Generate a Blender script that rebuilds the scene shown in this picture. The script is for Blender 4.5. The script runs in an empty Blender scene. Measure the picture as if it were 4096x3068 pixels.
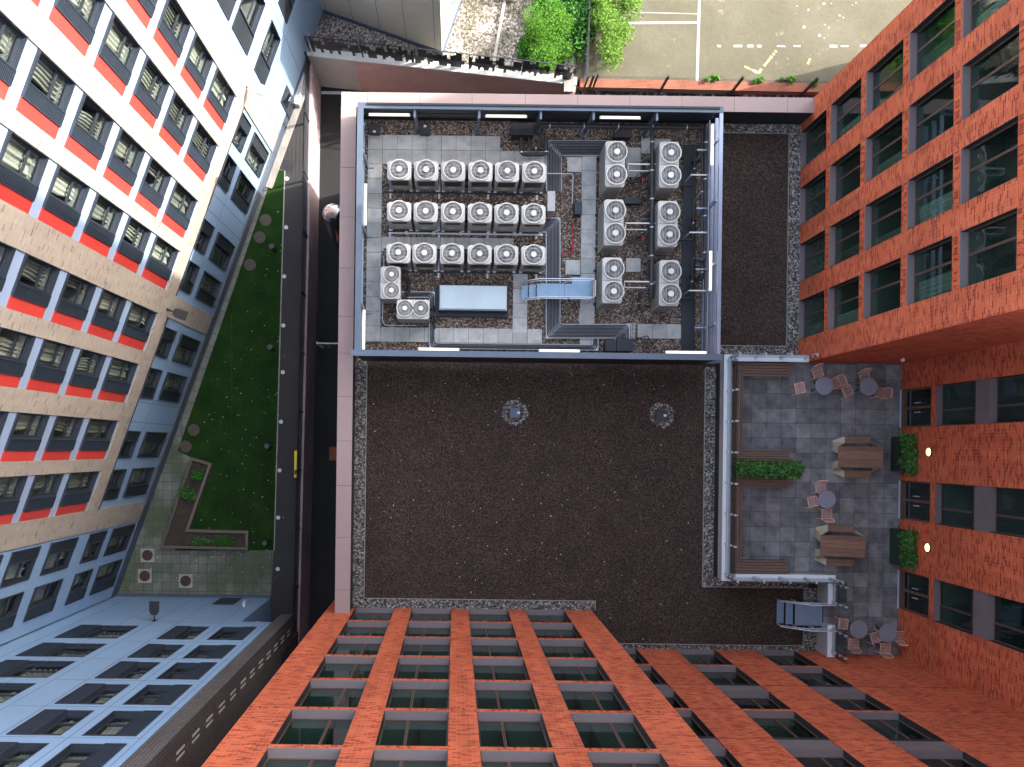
import bpy, bmesh, math, random
from mathutils import Vector, Matrix
random.seed(7)
R = math.radians
scn = bpy.context.scene
COL = scn.collection

# ------------------------------------------------------------------ camera, world, sun
ZC = 37.6; FPX = 3685.0; VX = 1820.0; VY = 1795.0; TH = 0.0125
cd = bpy.data.cameras.new('camera'); cam = bpy.data.objects.new('camera', cd); COL.objects.link(cam)
cam.location = (0, 0, ZC); cam.rotation_euler = (0, 0, TH)
cd.sensor_width = 36; cd.lens = 36 * FPX / 4096
cd.shift_x = (2048 - VX) / 4096; cd.shift_y = (VY - 1534) / 4096
cd.clip_end = 400; cd.clip_start = 0.5
scn.camera = cam
SUN_EL = R(30); AZ = Vector((0.965, 0.262, 0)).normalized()
tosun = Vector((AZ.x * math.cos(SUN_EL), AZ.y * math.cos(SUN_EL), math.sin(SUN_EL)))
w = bpy.data.worlds.new('World'); scn.world = w; w.use_nodes = True
nt = w.node_tree; bg = nt.nodes['Background']
sk = nt.nodes.new('ShaderNodeTexSky'); sk.sky_type = 'NISHITA'; sk.sun_disc = False
sk.sun_elevation = SUN_EL; sk.sun_rotation = math.atan2(AZ.x, AZ.y); sk.air_density = 1.0; sk.dust_density = 3.5; sk.ozone_density = .6
hs = nt.nodes.new('ShaderNodeHueSaturation'); hs.inputs['Saturation'].default_value = .62
nt.links.new(sk.outputs[0], hs.inputs['Color']); nt.links.new(hs.outputs[0], bg.inputs[0]); bg.inputs[1].default_value = 0.15
ld = bpy.data.lights.new('sun', 'SUN'); ld.energy = 2.0; ld.angle = R(0.6); ld.color = (1, 0.95, 0.87)
sun = bpy.data.objects.new('sun', ld); COL.objects.link(sun)
sun.rotation_euler = tosun.to_track_quat('Z', 'Y').to_euler(); sun.location = (30, 7, 30)
scn.view_settings.view_transform = 'Standard'; scn.view_settings.look = 'None'
scn.view_settings.gamma = 1; scn.view_settings.exposure = 2.7
scn.cycles.max_bounces = 8; scn.cycles.transparent_max_bounces = 10

# ------------------------------------------------------------------ helpers
_c, _s = math.cos(TH), math.sin(TH)
def at(px, py, z=0.0):
    d = (ZC - z) / FPX; a = (px - VX) * d; b = (VY - py) * d
    return (a * _c - b * _s, a * _s + b * _c)
def cr(o, x, y, z=0.0):           # point seen in a close-up: o = origin of that close-up
    return at(o[0] + x / 2.011, o[1] + y / 2.011, z)
C1, C2, C3, C4 = (0, 0), (1000, 0), (2000, 0), (2996, 0)
C5, C6, C7, C8R = (0, 750), (1000, 750), (2000, 750), (2996, 750)
T1, T2, T3, T4 = (0, 1500), (1000, 1500), (2000, 1500), (2996, 1500)
C9, C10, C11, C12 = (0, 2248), (1000, 2248), (2000, 2248), (2996, 2248)

class MB:
    def __init__(s): s.v = []; s.f = []; s.smooth = set()
    def add(s, vs, fs, smooth=False):
        n = len(s.v); s.v += [tuple(v) for v in vs]
        for f in fs:
            if smooth: s.smooth.add(len(s.f))
            s.f.append(tuple(i + n for i in f))
    def box(s, x0, x1, y0, y1, z0, z1):
        if x0 > x1: x0, x1 = x1, x0
        if y0 > y1: y0, y1 = y1, y0
        if z0 > z1: z0, z1 = z1, z0
        s.add([(x0,y0,z0),(x1,y0,z0),(x1,y1,z0),(x0,y1,z0),(x0,y0,z1),(x1,y0,z1),(x1,y1,z1),(x0,y1,z1)],
              [(0,3,2,1),(4,5,6,7),(0,1,5,4),(1,2,6,5),(2,3,7,6),(3,0,4,7)])
        return s
    def prism(s, poly, z0, z1, bottom=True):
        n = len(poly); a = sum(poly[i][0]*poly[(i+1)%n][1]-poly[(i+1)%n][0]*poly[i][1] for i in range(n))
        if a < 0: poly = poly[::-1]
        vs = [(p[0],p[1],z0) for p in poly] + [(p[0],p[1],z1) for p in poly]
        fs = [tuple(range(n, 2*n))] + [(i,(i+1)%n,n+(i+1)%n,n+i) for i in range(n)]
        if bottom: fs.append(tuple(range(n-1,-1,-1)))
        s.add(vs, fs); return s
    def sheet(s, poly, z):
        n = len(poly); a = sum(poly[i][0]*poly[(i+1)%n][1]-poly[(i+1)%n][0]*poly[i][1] for i in range(n))
        if a < 0: poly = poly[::-1]
        s.add([(p[0],p[1],z) for p in poly], [tuple(range(n))]); return s
    def cyl(s, x, y, z0, z1, r, n=16, r1=None, cap=True):
        r1 = r if r1 is None else r1
        vs = [(x+r*math.cos(2*math.pi*i/n), y+r*math.sin(2*math.pi*i/n), z0) for i in range(n)] + \
             [(x+r1*math.cos(2*math.pi*i/n), y+r1*math.sin(2*math.pi*i/n), z1) for i in range(n)]
        s.add(vs, [(i,(i+1)%n,n+(i+1)%n,n+i) for i in range(n)], True)
        if cap: s.add(vs, [tuple(range(n-1,-1,-1)), tuple(range(n,2*n))])
        return s
    def ring(s, x, y, z0, z1, ri, ro, n=24):
        vs = []
        for r, z in ((ro,z0),(ro,z1),(ri,z1),(ri,z0)):
            vs += [(x+r*math.cos(2*math.pi*i/n), y+r*math.sin(2*math.pi*i/n), z) for i in range(n)]
        fs = []
        for k in range(4):
            a, b = k*n, ((k+1)%4)*n
            fs += [(a+i, a+(i+1)%n, b+(i+1)%n, b+i) for i in range(n)]
        s.add(vs, fs); return s
    def tube(s, pts, r, n=8, cap=True):
        pts = [Vector(p) for p in pts]; rings = []
        for i, p in enumerate(pts):
            if i == 0: t = pts[1]-p
            elif i == len(pts)-1: t = p-pts[i-1]
            else: t = (pts[i+1]-p).normalized() + (p-pts[i-1]).normalized()
            if t.length < 1e-6: t = Vector((0,0,1))
            t.normalize(); up = Vector((0,0,1)) if abs(t.z) < .95 else Vector((1,0,0))
            a = t.cross(up).normalized(); b = a.cross(t)
            k = 1.0
            if 0 < i < len(pts)-1:
                c = (pts[i+1]-p).normalized().dot(t); k = 1/max(.6, c)
            rings.append([p + (a*math.cos(2*math.pi*j/n) + b*math.sin(2*math.pi*j/n))*r*(k if n > 5 else 1) for j in range(n)])
        vs = [v for q in rings for v in q]; m = len(rings)
        s.add(vs, [(i*n+j, i*n+(j+1)%n, (i+1)*n+(j+1)%n, (i+1)*n+j) for i in range(m-1) for j in range(n)], True)
        if cap: s.add(vs, [tuple(range(n)), tuple((m-1)*n+j for j in range(n-1,-1,-1))])
        return s
    def quad(s, a, b, c, d): s.add([a,b,c,d], [(0,1,2,3)]); return s
    def xf(s, M):
        s.v = [tuple(M @ Vector(v)) for v in s.v]; return s
    def mesh(s, name, m):
        me = bpy.data.meshes.new(name); me.from_pydata(s.v, [], s.f); me.update()
        uv = me.uv_layers.new(name='UVMap')
        for p in me.polygons:
            n = p.normal
            if p.index in s.smooth: p.use_smooth = True
            if abs(n.z) > .75:
                for l in p.loop_indices:
                    co = me.vertices[me.loops[l].vertex_index].co; uv.data[l].uv = (co.x, co.y)
            else:
                t = Vector((-n.y, n.x, 0)); t.normalize()
                if abs(t.x) > abs(t.y):
                    if t.x < 0: t = -t
                elif t.y < 0: t = -t
                for l in p.loop_indices:
                    co = me.vertices[me.loops[l].vertex_index].co; uv.data[l].uv = (co.dot(t), co.z)
        if m: me.materials.append(m)
        return me
    def obj(s, name, m, parent=None, bevel=0):
        o = bpy.data.objects.new(name, s.mesh(name, m)); COL.objects.link(o)
        if parent: o.parent = parent
        if bevel:
            b = o.modifiers.new('bevel', 'BEVEL'); b.width = bevel; b.segments = 2; b.limit_method = 'ANGLE'
        return o
def weld(o, mb, m):
    """add a surface pattern in another material to an existing part"""
    tmp = mb.mesh('tmp', None); k = len(o.data.materials); o.data.materials.append(m)
    for p in tmp.polygons: p.material_index = k
    bm = bmesh.new(); bm.from_mesh(o.data); bm.from_mesh(tmp); bm.to_mesh(o.data); bm.free(); bpy.data.meshes.remove(tmp)
def tag(o, label=None, cat=None, group=None, kind=None):
    if label: o['label'] = label
    if cat: o['category'] = cat
    if group: o['group'] = group
    if kind: o['kind'] = kind
    return o
def empty(name, loc=(0,0,0), rz=0, label=None, cat=None, group=None):
    o = bpy.data.objects.new(name, None); COL.objects.link(o); o.location = loc; o.rotation_euler = (0,0,rz)
    o.empty_display_size = .2
    return tag(o, label, cat, group)
def link(name, me, parent, loc=(0,0,0), rz=0):
    o = bpy.data.objects.new(name, me); COL.objects.link(o); o.parent = parent; o.location = loc; o.rotation_euler = (0,0,rz)
    return o
def kids(o): return [c for c in list(COL.objects) if c.parent == o]
TREE = {}
def remember(root):
    TREE[root.name] = [(c, kids(c)) for c in kids(root)]
def dup(root, loc, rz, label=None, group=None):
    r = root.copy(); COL.objects.link(r); r.location = loc; r.rotation_euler = (0,0,rz)
    if label: r['label'] = label
    if group: r['group'] = group
    for c, g in TREE[root.name]:
        d = c.copy(); COL.objects.link(d); d.parent = r
        for e in g:
            h = e.copy(); COL.objects.link(h); h.parent = d
    return r
ORD = ['leftmost','second from left','third from left','fourth from left','fifth from left','rightmost']

# ------------------------------------------------------------------ materials
MT = {}
def nodes(name):
    m = bpy.data.materials.new(name); m.use_nodes = True; t = m.node_tree
    return m, t, t.nodes['Principled BSDF']
def mix(t, fac, a, b, mode='MIX'):
    n = t.nodes.new('ShaderNodeMix'); n.data_type = 'RGBA'; n.blend_type = mode
    for i, v in ((0,fac),(6,a),(7,b)):
        if isinstance(v, (int,float)): n.inputs[i].default_value = v
        elif isinstance(v, tuple): n.inputs[i].default_value = (*v[:3],1)
        else: t.links.new(v, n.inputs[i])
    return n.outputs[2]
def noise(t, scale, detail=4, rough=.55, coord='Object', stretch=None):
    tc = t.nodes.new('ShaderNodeTexCoord'); n = t.nodes.new('ShaderNodeTexNoise')
    n.inputs['Scale'].default_value = scale; n.inputs['Detail'].default_value = detail; n.inputs['Roughness'].default_value = rough
    src = tc.outputs[coord]
    if stretch:
        mp = t.nodes.new('ShaderNodeMapping'); mp.inputs['Scale'].default_value = stretch; t.links.new(src, mp.inputs[0]); src = mp.outputs[0]
    t.links.new(src, n.inputs['Vector']); return n.outputs['Fac']
def ramp(t, src, stops):
    r = t.nodes.new('ShaderNodeValToRGB'); e = r.color_ramp.elements
    while len(e) < len(stops): e.new(.5)
    for k, (p, c) in zip(e, stops):
        k.position = p; k.color = (*c[:3],1) if isinstance(c, tuple) else (c,c,c,1)
    t.links.new(src, r.inputs[0]); return r.outputs[0]
def bump(t, b, src, strength=.3, dist=.02):
    n = t.nodes.new('ShaderNodeBump'); n.inputs['Strength'].default_value = strength; n.inputs['Distance'].default_value = dist
    t.links.new(src, n.inputs['Height']); t.links.new(n.outputs[0], b.inputs['Normal'])
OBJVAR = {'cream_casing':.10,'grey_casing_side':.14,'cream_curtain':.35,'grey_curtain':.35,'green_curtain':.45,'charcoal_louvre':.2,'red_panel':.12,'white_hub':.12,'mauve_metal':.10,'pale_pink_metal':.15}
def plain(name, col, rough=.6, metal=0, var=.25, scale=1.5, bmp=0, fine=25, spec=None):
    m, t, b = nodes(name)
    n1 = noise(t, scale, 5); n2 = noise(t, fine, 3)
    f = mix(t, .35, n1, n2)
    lo = tuple(c*(1-var) for c in col); hi = tuple(min(1,c*(1+var)) for c in col)
    cc = ramp(t, f, [(.3,lo),(.7,hi)])
    if name in OBJVAR:
        oi = t.nodes.new('ShaderNodeObjectInfo'); cc = mix(t, 1.0, cc, ramp(t, oi.outputs['Random'], [(0,1-OBJVAR[name]*1.5),(1,1.0)]), 'MULTIPLY')
    t.links.new(cc, b.inputs['Base Color'])
    b.inputs['Roughness'].default_value = rough; b.inputs['Metallic'].default_value = metal
    if spec is not None: b.inputs['Specular IOR Level'].default_value = spec
    if bmp: bump(t, b, n2, bmp)
    MT[name] = m; return m
def emit(name, col, st):
    m, t, b = nodes(name); b.inputs['Base Color'].default_value = (*col,1)
    b.inputs['Emission Color'].default_value = (*col,1); b.inputs['Emission Strength'].default_value = st
    MT[name] = m; return m
def brick(name, base, dark, pale, mortar, share=.3, bw=.225, bh=.075, joint=.008, patch=.25, rough=.85, stainy=.22):
    m, t, b = nodes(name)
    tc = t.nodes.new('ShaderNodeTexCoord'); br = t.nodes.new('ShaderNodeTexBrick')
    t.links.new(tc.outputs['UV'], br.inputs['Vector']); br.inputs['Scale'].default_value = 1
    br.inputs['Color1'].default_value = (0,0,0,1); br.inputs['Color2'].default_value = (1,1,1,1); br.inputs['Mortar'].default_value = (0,0,0,1)
    br.inputs['Mortar Size'].default_value = joint; br.inputs['Brick Width'].default_value = bw; br.inputs['Row Height'].default_value = bh
    br.inputs['Mortar Smooth'].default_value = .2
    pn = noise(t, .9, 3, .6, 'UV', (1,2.2,1))
    sh = t.nodes.new('ShaderNodeMath'); sh.operation = 'MULTIPLY_ADD'; t.links.new(pn, sh.inputs[0]); sh.inputs[1].default_value = patch*2; sh.inputs[2].default_value = -patch
    ad = t.nodes.new('ShaderNodeMath'); ad.operation = 'ADD'; t.links.new(br.outputs['Color'], ad.inputs[0]); t.links.new(sh.outputs[0], ad.inputs[1])
    col = ramp(t, ad.outputs[0], [(0,pale),(.35,base),(1-share-.05,base),(1-share+.05,dark)])
    col = mix(t, br.outputs['Fac'], col, mortar)
    st = noise(t, .35, 5, .6, 'UV')
    col = mix(t, 1.0, col, ramp(t, st, [(.3,1-stainy),(.7,1.0)]), 'MULTIPLY')
    s2 = noise(t, 1.0, 4, .6, 'UV', (2.2,.22,1)); col = mix(t, 1.0, col, ramp(t, s2, [(.35,1-stainy*.9),(.6,1.0)]), 'MULTIPLY')
    t.links.new(col, b.inputs['Base Color']); b.inputs['Roughness'].default_value = rough
    b.inputs['Specular IOR Level'].default_value = .25
    inv = t.nodes.new('ShaderNodeMath'); inv.operation = 'SUBTRACT'; inv.inputs[0].default_value = 1; t.links.new(br.outputs['Fac'], inv.inputs[1])
    bump(t, b, inv.outputs[0], .5, .01); MT[name] = m; return m
def slabs(name, lo, hi, joint_col, size, joint=.012, stain=.35, rough=.75, green=None, stain_scale=2.2):
    m, t, b = nodes(name)
    tc = t.nodes.new('ShaderNodeTexCoord'); br = t.nodes.new('ShaderNodeTexBrick'); t.links.new(tc.outputs['UV'], br.inputs['Vector'])
    br.offset = 0; br.inputs['Scale'].default_value = 1; br.inputs['Brick Width'].default_value = size; br.inputs['Row Height'].default_value = size
    br.inputs['Mortar Size'].default_value = joint; br.inputs['Mortar Smooth'].default_value = .3
    br.inputs['Color1'].default_value = (*lo,1); br.inputs['Color2'].default_value = (*hi,1); br.inputs['Mortar'].default_value = (*joint_col,1)
    n1 = noise(t, stain_scale, 5, .65); n2 = noise(t, 30, 3, .6)
    c = mix(t, 1.0, br.outputs['Color'], ramp(t, n1, [(.35,1-stain),(.65,1.0)]), 'MULTIPLY')
    c = mix(t, 1.0, c, ramp(t, n2, [(.3,.82),(.7,1.0)]), 'MULTIPLY')
    if green:
        n3 = noise(t, .35, 4, .6)
        c = mix(t, ramp(t, n3, [(.4,0.0),(.6,.75)]), c, green)
    t.links.new(c, b.inputs['Base Color']); b.inputs['Roughness'].default_value = rough
    MT[name] = m; return m
def gravel(name, cols, scale=26, rough=.9, patchy=0, patch_col=(0,0,0), b_str=.8):
    m, t, b = nodes(name)
    tc = t.nodes.new('ShaderNodeTexCoord'); v = t.nodes.new('ShaderNodeTexVoronoi'); v.inputs['Scale'].default_value = scale
    t.links.new(tc.outputs['Object'], v.inputs['Vector'])
    sep = t.nodes.new('ShaderNodeSeparateColor'); t.links.new(v.outputs['Color'], sep.inputs[0])
    n = len(cols); st = [(i/(n-1)*.9+.02, c) for i, c in enumerate(cols)]
    c = ramp(t, sep.outputs[0], st)
    edge = ramp(t, v.outputs['Distance'], [(.35,1.0),(.8,.35)])
    c = mix(t, .9, c, edge, 'MULTIPLY')
    if patchy: c = mix(t, ramp(t, noise(t, .8, 5, .6), [(.45,0.0),(.7,patchy)]), c, patch_col)
    t.links.new(c, b.inputs['Base Color']); b.inputs['Roughness'].default_value = rough; b.inputs['Specular IOR Level'].default_value = .2
    inv = t.nodes.new('ShaderNodeMath'); inv.operation = 'SUBTRACT'; inv.inputs[0].default_value = 1; t.links.new(v.outputs['Distance'], inv.inputs[1])
    bump(t, b, inv.outputs[0], b_str, .03); MT[name] = m; return m
def glass(name, tint=(.75,.85,.8), refl=.05, ior=1.5, rough=.02):
    m = bpy.data.materials.new(name); m.use_nodes = True; t = m.node_tree; t.nodes.clear()
    o = t.nodes.new('ShaderNodeOutputMaterial'); mx = t.nodes.new('ShaderNodeMixShader'); tr = t.nodes.new('ShaderNodeBsdfTransparent')
    gl = t.nodes.new('ShaderNodeBsdfGlossy'); fr = t.nodes.new('ShaderNodeFresnel'); ge = t.nodes.new('ShaderNodeNewGeometry'); im = t.nodes.new('ShaderNodeMath'); im.operation = 'MULTIPLY_ADD'; im.inputs[1].default_value = 1/ior-ior; im.inputs[2].default_value = ior
    t.links.new(ge.outputs['Backfacing'], im.inputs[0]); t.links.new(im.outputs[0], fr.inputs[0])
    ad = t.nodes.new('ShaderNodeMath'); ad.operation = 'MULTIPLY_ADD'; ad.use_clamp = True; ad.inputs[1].default_value = .9; ad.inputs[2].default_value = refl
    tr.inputs[0].default_value = (*tint,1); gl.inputs['Roughness'].default_value = rough; gl.inputs[0].default_value = (.72,.75,.76,1)
    t.links.new(fr.outputs[0], ad.inputs[0]); t.links.new(ad.outputs[0], mx.inputs[0])
    t.links.new(tr.outputs[0], mx.inputs[1]); t.links.new(gl.outputs[0], mx.inputs[2]); t.links.new(mx.outputs[0], o.inputs[0])
    MT[name] = m; return m

ORANGE = brick('orange_brick', (.56,.103,.040), (.30,.038,.016), (.63,.145,.060), (.56,.18,.10), share=.27, joint=.009, patch=.22)
PALEBR = brick('pale_brick', (.335,.285,.235), (.15,.12,.10), (.385,.335,.28), (.38,.33,.28), share=.05, joint=.008, patch=.12, stainy=.12)
DARKBR = brick('dark_brick', (.040,.032,.032), (.022,.018,.02), (.06,.05,.05), (.26,.23,.22), share=.3, joint=.010, patch=.2)
BLUECLAD = plain('blue_grey_cladding', (.225,.34,.50), .42, .05, .08, .5)
SPANDREL = plain('pale_blue_spandrel', (.26,.345,.49), .5, .05, .06, .5)
REDP = plain('red_panel', (.50,.045,.036), .5, 0, .08, 1)
FRAMED = plain('charcoal_frame', (.028,.036,.05), .45, .3, .2, 2)
LOUVRE = plain('charcoal_louvre', (.022,.030,.044), .5, .3, .25, 2)
LSLAT = plain('louvre_slat_grey', (.026,.036,.052), .45, .2, .15, 2)
SILLG = plain('blue_grey_sill', (.05,.072,.105), .4, .3, .12, 2)
MAUVE = plain('mauve_metal', (.175,.145,.15), .5, .15, .12, 1.2)
BROWNF = plain('brown_window_frame', (.12,.07,.05), .5, .2, .15, 2)
PARAP = plain('pink_grey_coping', (.30,.215,.20), .5, .05, .07, .6)
PLINTH = plain('dark_blue_plinth', (.06,.08,.12), .6, 0, .2, 1)
GLASS = glass('window_glass', (.50,.57,.54), .03)
GLASSL = glass('clear_glass', (.86,.93,.93), .02)
GLASSB = glass('balustrade_glass', (.80,.84,.86), .03)
DARKIN = plain('room_dark', (.05,.055,.05), .9, 0, .2)
GREENIN = plain('room_floor_green', (.075,.15,.12), .8, 0, .25, .8)
GREENC = plain('green_curtain', (.24,.34,.27), .9, 0, .2, 3)
CURT = plain('cream_curtain', (.30,.295,.24), .9, 0, .15, 3)
CURT2 = plain('grey_curtain', (.30,.31,.29), .9, 0, .15, 3)
SUBSTR = gravel('brown_substrate', [(.026,.017,.013),(.050,.033,.025),(.066,.044,.034),(.080,.054,.042),(.13,.10,.082)], 30, patchy=.5, patch_col=(.026,.019,.017), b_str=.5)
PEBBLE = gravel('grey_pebbles', [(.05,.045,.04),(.10,.09,.08),(.16,.15,.13),(.24,.22,.2),(.45,.43,.4)], 17, b_str=1)
PLANTG = gravel('brown_gravel', [(.06,.043,.033),(.12,.087,.066),(.18,.13,.10),(.26,.20,.155),(.46,.40,.33)], 19, b_str=1)
NGRAV = gravel('pale_gravel', [(.10,.085,.07),(.2,.17,.15),(.30,.27,.24),(.42,.38,.34),(.55,.5,.46)], 13, patchy=.8, patch_col=(.05,.05,.02), b_str=.7)
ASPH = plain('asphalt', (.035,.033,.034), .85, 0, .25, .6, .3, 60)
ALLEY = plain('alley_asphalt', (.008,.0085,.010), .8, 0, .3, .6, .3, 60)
YARD = plain('worn_concrete_yard', (.25,.235,.15), .85, 0, .28, .45, .2, 14)
CONC = plain('concrete', (.30,.28,.25), .8, 0, .3, 1.2, .2, 20)
PINKW = plain('pink_render', (.52,.30,.26), .8, 0, .22, .5, .1, 8)
PAVEG = slabs('mossy_paving', (.17,.175,.15), (.235,.235,.205), (.03,.045,.02), .455, stain=.35, green=(.045,.07,.025))
PAVES = slabs('grey_edge_slabs', (.16,.165,.14), (.22,.215,.18), (.04,.05,.03), .60, stain=.3)
TERR = slabs('terrace_slabs', (.16,.165,.17), (.30,.305,.305), (.05,.05,.055), .595, joint=.008, stain=.5)
ROOFSL = None
STEEL = plain('galvanised_steel', (.55,.58,.62), .4, .45, .12, 3)
GALVB = plain('blue_steel_tread', (.20,.31,.42), .4, .4, .12, 3)
SCREENM = plain('slate_blue_metal', (.105,.135,.175), .4, .4, .15, 1)
SILVER = plain('silver_rail', (.30,.35,.44), .35, .6, .12, 2)
DARKM = plain('dark_metal', (.022,.028,.035), .5, .3, .3, 1)
BLACKP = plain('black_plastic', (.018,.019,.021), .5, 0, .3, 2)
BLACKI = plain('black_insulation', (.030,.031,.034), .55, 0, .3, 6)
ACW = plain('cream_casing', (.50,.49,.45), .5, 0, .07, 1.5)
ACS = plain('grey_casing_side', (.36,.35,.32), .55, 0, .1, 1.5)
HUB = plain('white_hub', (.68,.67,.63), .5, 0, .05)
COPPERB = plain('fan_blade_grey', (.10,.105,.11), .5, 0, .2)
WHITEP = plain('white_paint', (.62,.62,.60), .6, 0, .1, 2)
WORNW = plain('worn_white_paint', (.36,.36,.32), .8, 0, .15, 3)
WORNY = plain('worn_yellow_paint', (.58,.52,.20), .8, 0, .2, 3)
COPW = plain('pale_blue_coping', (.70,.77,.80), .5, .1, .08, 1)
TIMBER = None
GREYTOP = plain('grey_tabletop', (.20,.215,.26), .45, 0, .07, 2)
PINKM = plain('pale_pink_metal', (.85,.50,.41), .45, 0, .08, 2)
PLY = plain('pale_plywood', (.42,.37,.27), .7, 0, .12, 3)
DGREEN = plain('dark_green_planter', (.012,.028,.018), .6, 0, .3, 3)
SOIL = plain('soil', (.045,.032,.026), .95, 0, .4, 5, .6, 30)
MANH = plain('rusty_iron', (.055,.03,.022), .7, .2, .3, 6)
MANHG = plain('cover_in_lawn', (.07,.055,.04), .8, 0, .25, 6)
YELLOW = plain('yellow_plastic', (.72,.52,.02), .5, 0, .06)
CHROME = plain('polished_steel', (.55,.55,.56), .18, 1, .1, 2)
ORHATCH = plain('rust_orange_plate', (.22,.06,.025), .7, 0, .2, 4)
REDVALVE = plain('red_valve', (.55,.02,.03), .5)
BEIGEW = plain('beige_metal_cladding', (.44,.41,.34), .5, .1, .07, .5)  # beige upstand, and shade coloured onto the wedge building's front
WHITEW = plain('white_cladding', (.55,.56,.54), .5, 0, .06, .5)
TUBEL = emit('lit_tube', (1.0,.96,.78), .16)
LAMPL = emit('lit_lamp', (1.0,.66,.16), .9)
PURPLE = emit('purple_lamp', (.18,.08,1.0), 3)

def timber(name, a, b_, along='X', w_=.09):
    m, t, b = nodes(name)
    tc = t.nodes.new('ShaderNodeTexCoord'); mp = t.nodes.new('ShaderNodeMapping')
    mp.inputs['Scale'].default_value = (2,30,30) if along == 'X' else (30,2,30)
    t.links.new(tc.outputs['Object'], mp.inputs[0]); n = t.nodes.new('ShaderNodeTexNoise'); n.inputs['Scale'].default_value = 1; n.inputs['Detail'].default_value = 4
    t.links.new(mp.outputs[0], n.inputs['Vector'])
    g = t.nodes.new('ShaderNodeNewGeometry')
    c1 = ramp(t, n.outputs['Fac'], [(.3,a),(.7,b_)])
    c = mix(t, 1.0, c1, ramp(t, g.outputs['Random Per Island'], [(0,.6),(1,1.0)]), 'MULTIPLY')
    t.links.new(c, b.inputs['Base Color']); b.inputs['Roughness'].default_value = .6; MT[name] = m; return m
TIMB = timber('bench_timber', (.13,.078,.055), (.22,.14,.10))
TIMY = timber('bench_timber_side', (.13,.078,.055), (.22,.14,.10), 'Y')
PLANK = timber('table_planks', (.18,.10,.065), (.27,.165,.11))
PEDGE = timber('weathered_edging', (.11,.09,.06), (.17,.14,.10))

def island_mat(name, a, b_, dark, rough=.7):
    m, t, b = nodes(name); g = t.nodes.new('ShaderNodeNewGeometry')
    c = ramp(t, g.outputs['Random Per Island'], [(0,a),(1,b_)])
    n1 = noise(t, 1.9, 5, .65); n2 = noise(t, 18, 3)
    c = mix(t, ramp(t, n1, [(.42,0.0),(.66,.6)]), c, dark)
    c = mix(t, 1.0, c, ramp(t, n2, [(.3,.85),(.7,1.0)]), 'MULTIPLY')
    t.links.new(c, b.inputs['Base Color']); b.inputs['Roughness'].default_value = rough; MT[name] = m; return m
ROOFSL = island_mat('roof_slabs', (.44,.45,.43), (.58,.58,.55), (.26,.275,.27))

def leafmat(name, a, b_, c_):
    m, t, b = nodes(name); g = t.nodes.new('ShaderNodeNewGeometry')
    c = ramp(t, g.outputs['Random Per Island'], [(0,a),(.5,b_),(1,c_)])
    t.links.new(c, b.inputs['Base Color']); b.inputs['Roughness'].default_value = .5
    b.inputs['Roughness'].default_value = .8; b.inputs['Specular IOR Level'].default_value = .12
    MT[name] = m; return m
LEAF_L = leafmat('light_leaves', (.025,.085,.010), (.055,.155,.014), (.10,.23,.022))
LEAF_D = leafmat('dark_leaves', (.012,.05,.01), (.03,.11,.015), (.05,.17,.02))
LEAF_Y = leafmat('wispy_leaves', (.05,.11,.015), (.09,.19,.022), (.15,.25,.045))
LEAF_S = leafmat('planter_leaves', (.02,.055,.015), (.04,.12,.03), (.09,.22,.05))  # greens of the plants in the planters

def grassmat():
    m, t, b = nodes('lawn_turf'); n = noise(t, 1.1, 6, .65); n2 = noise(t, 45, 3, .7)
    c = ramp(t, mix(t, .45, n, n2), [(.3,(.006,.018,.004)),(.5,(.012,.038,.007)),(.72,(.030,.062,.014))])
    t.links.new(c, b.inputs['Base Color']); b.inputs['Roughness'].default_value = .9; b.inputs['Specular IOR Level'].default_value = .1
    bump(t, b, n2, .7, .02); return m
TURF = grassmat()

def yardmat():
    m, t, b = nodes('stained_yard'); n = noise(t, .35, 6, .65); n2 = noise(t, 9, 5, .7); n3 = noise(t, 1.3, 6, .75)
    c = ramp(t, mix(t, .4, n, n2), [(.3,(.062,.057,.035)),(.5,(.092,.085,.055)),(.7,(.125,.117,.082))])
    c = mix(t, ramp(t, n3, [(.62,0.0),(.70,.7)]), c, (.22,.215,.18))
    t.links.new(c, b.inputs['Base Color']); b.inputs['Roughness'].default_value = .9; return m
YARDM = yardmat()

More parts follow.
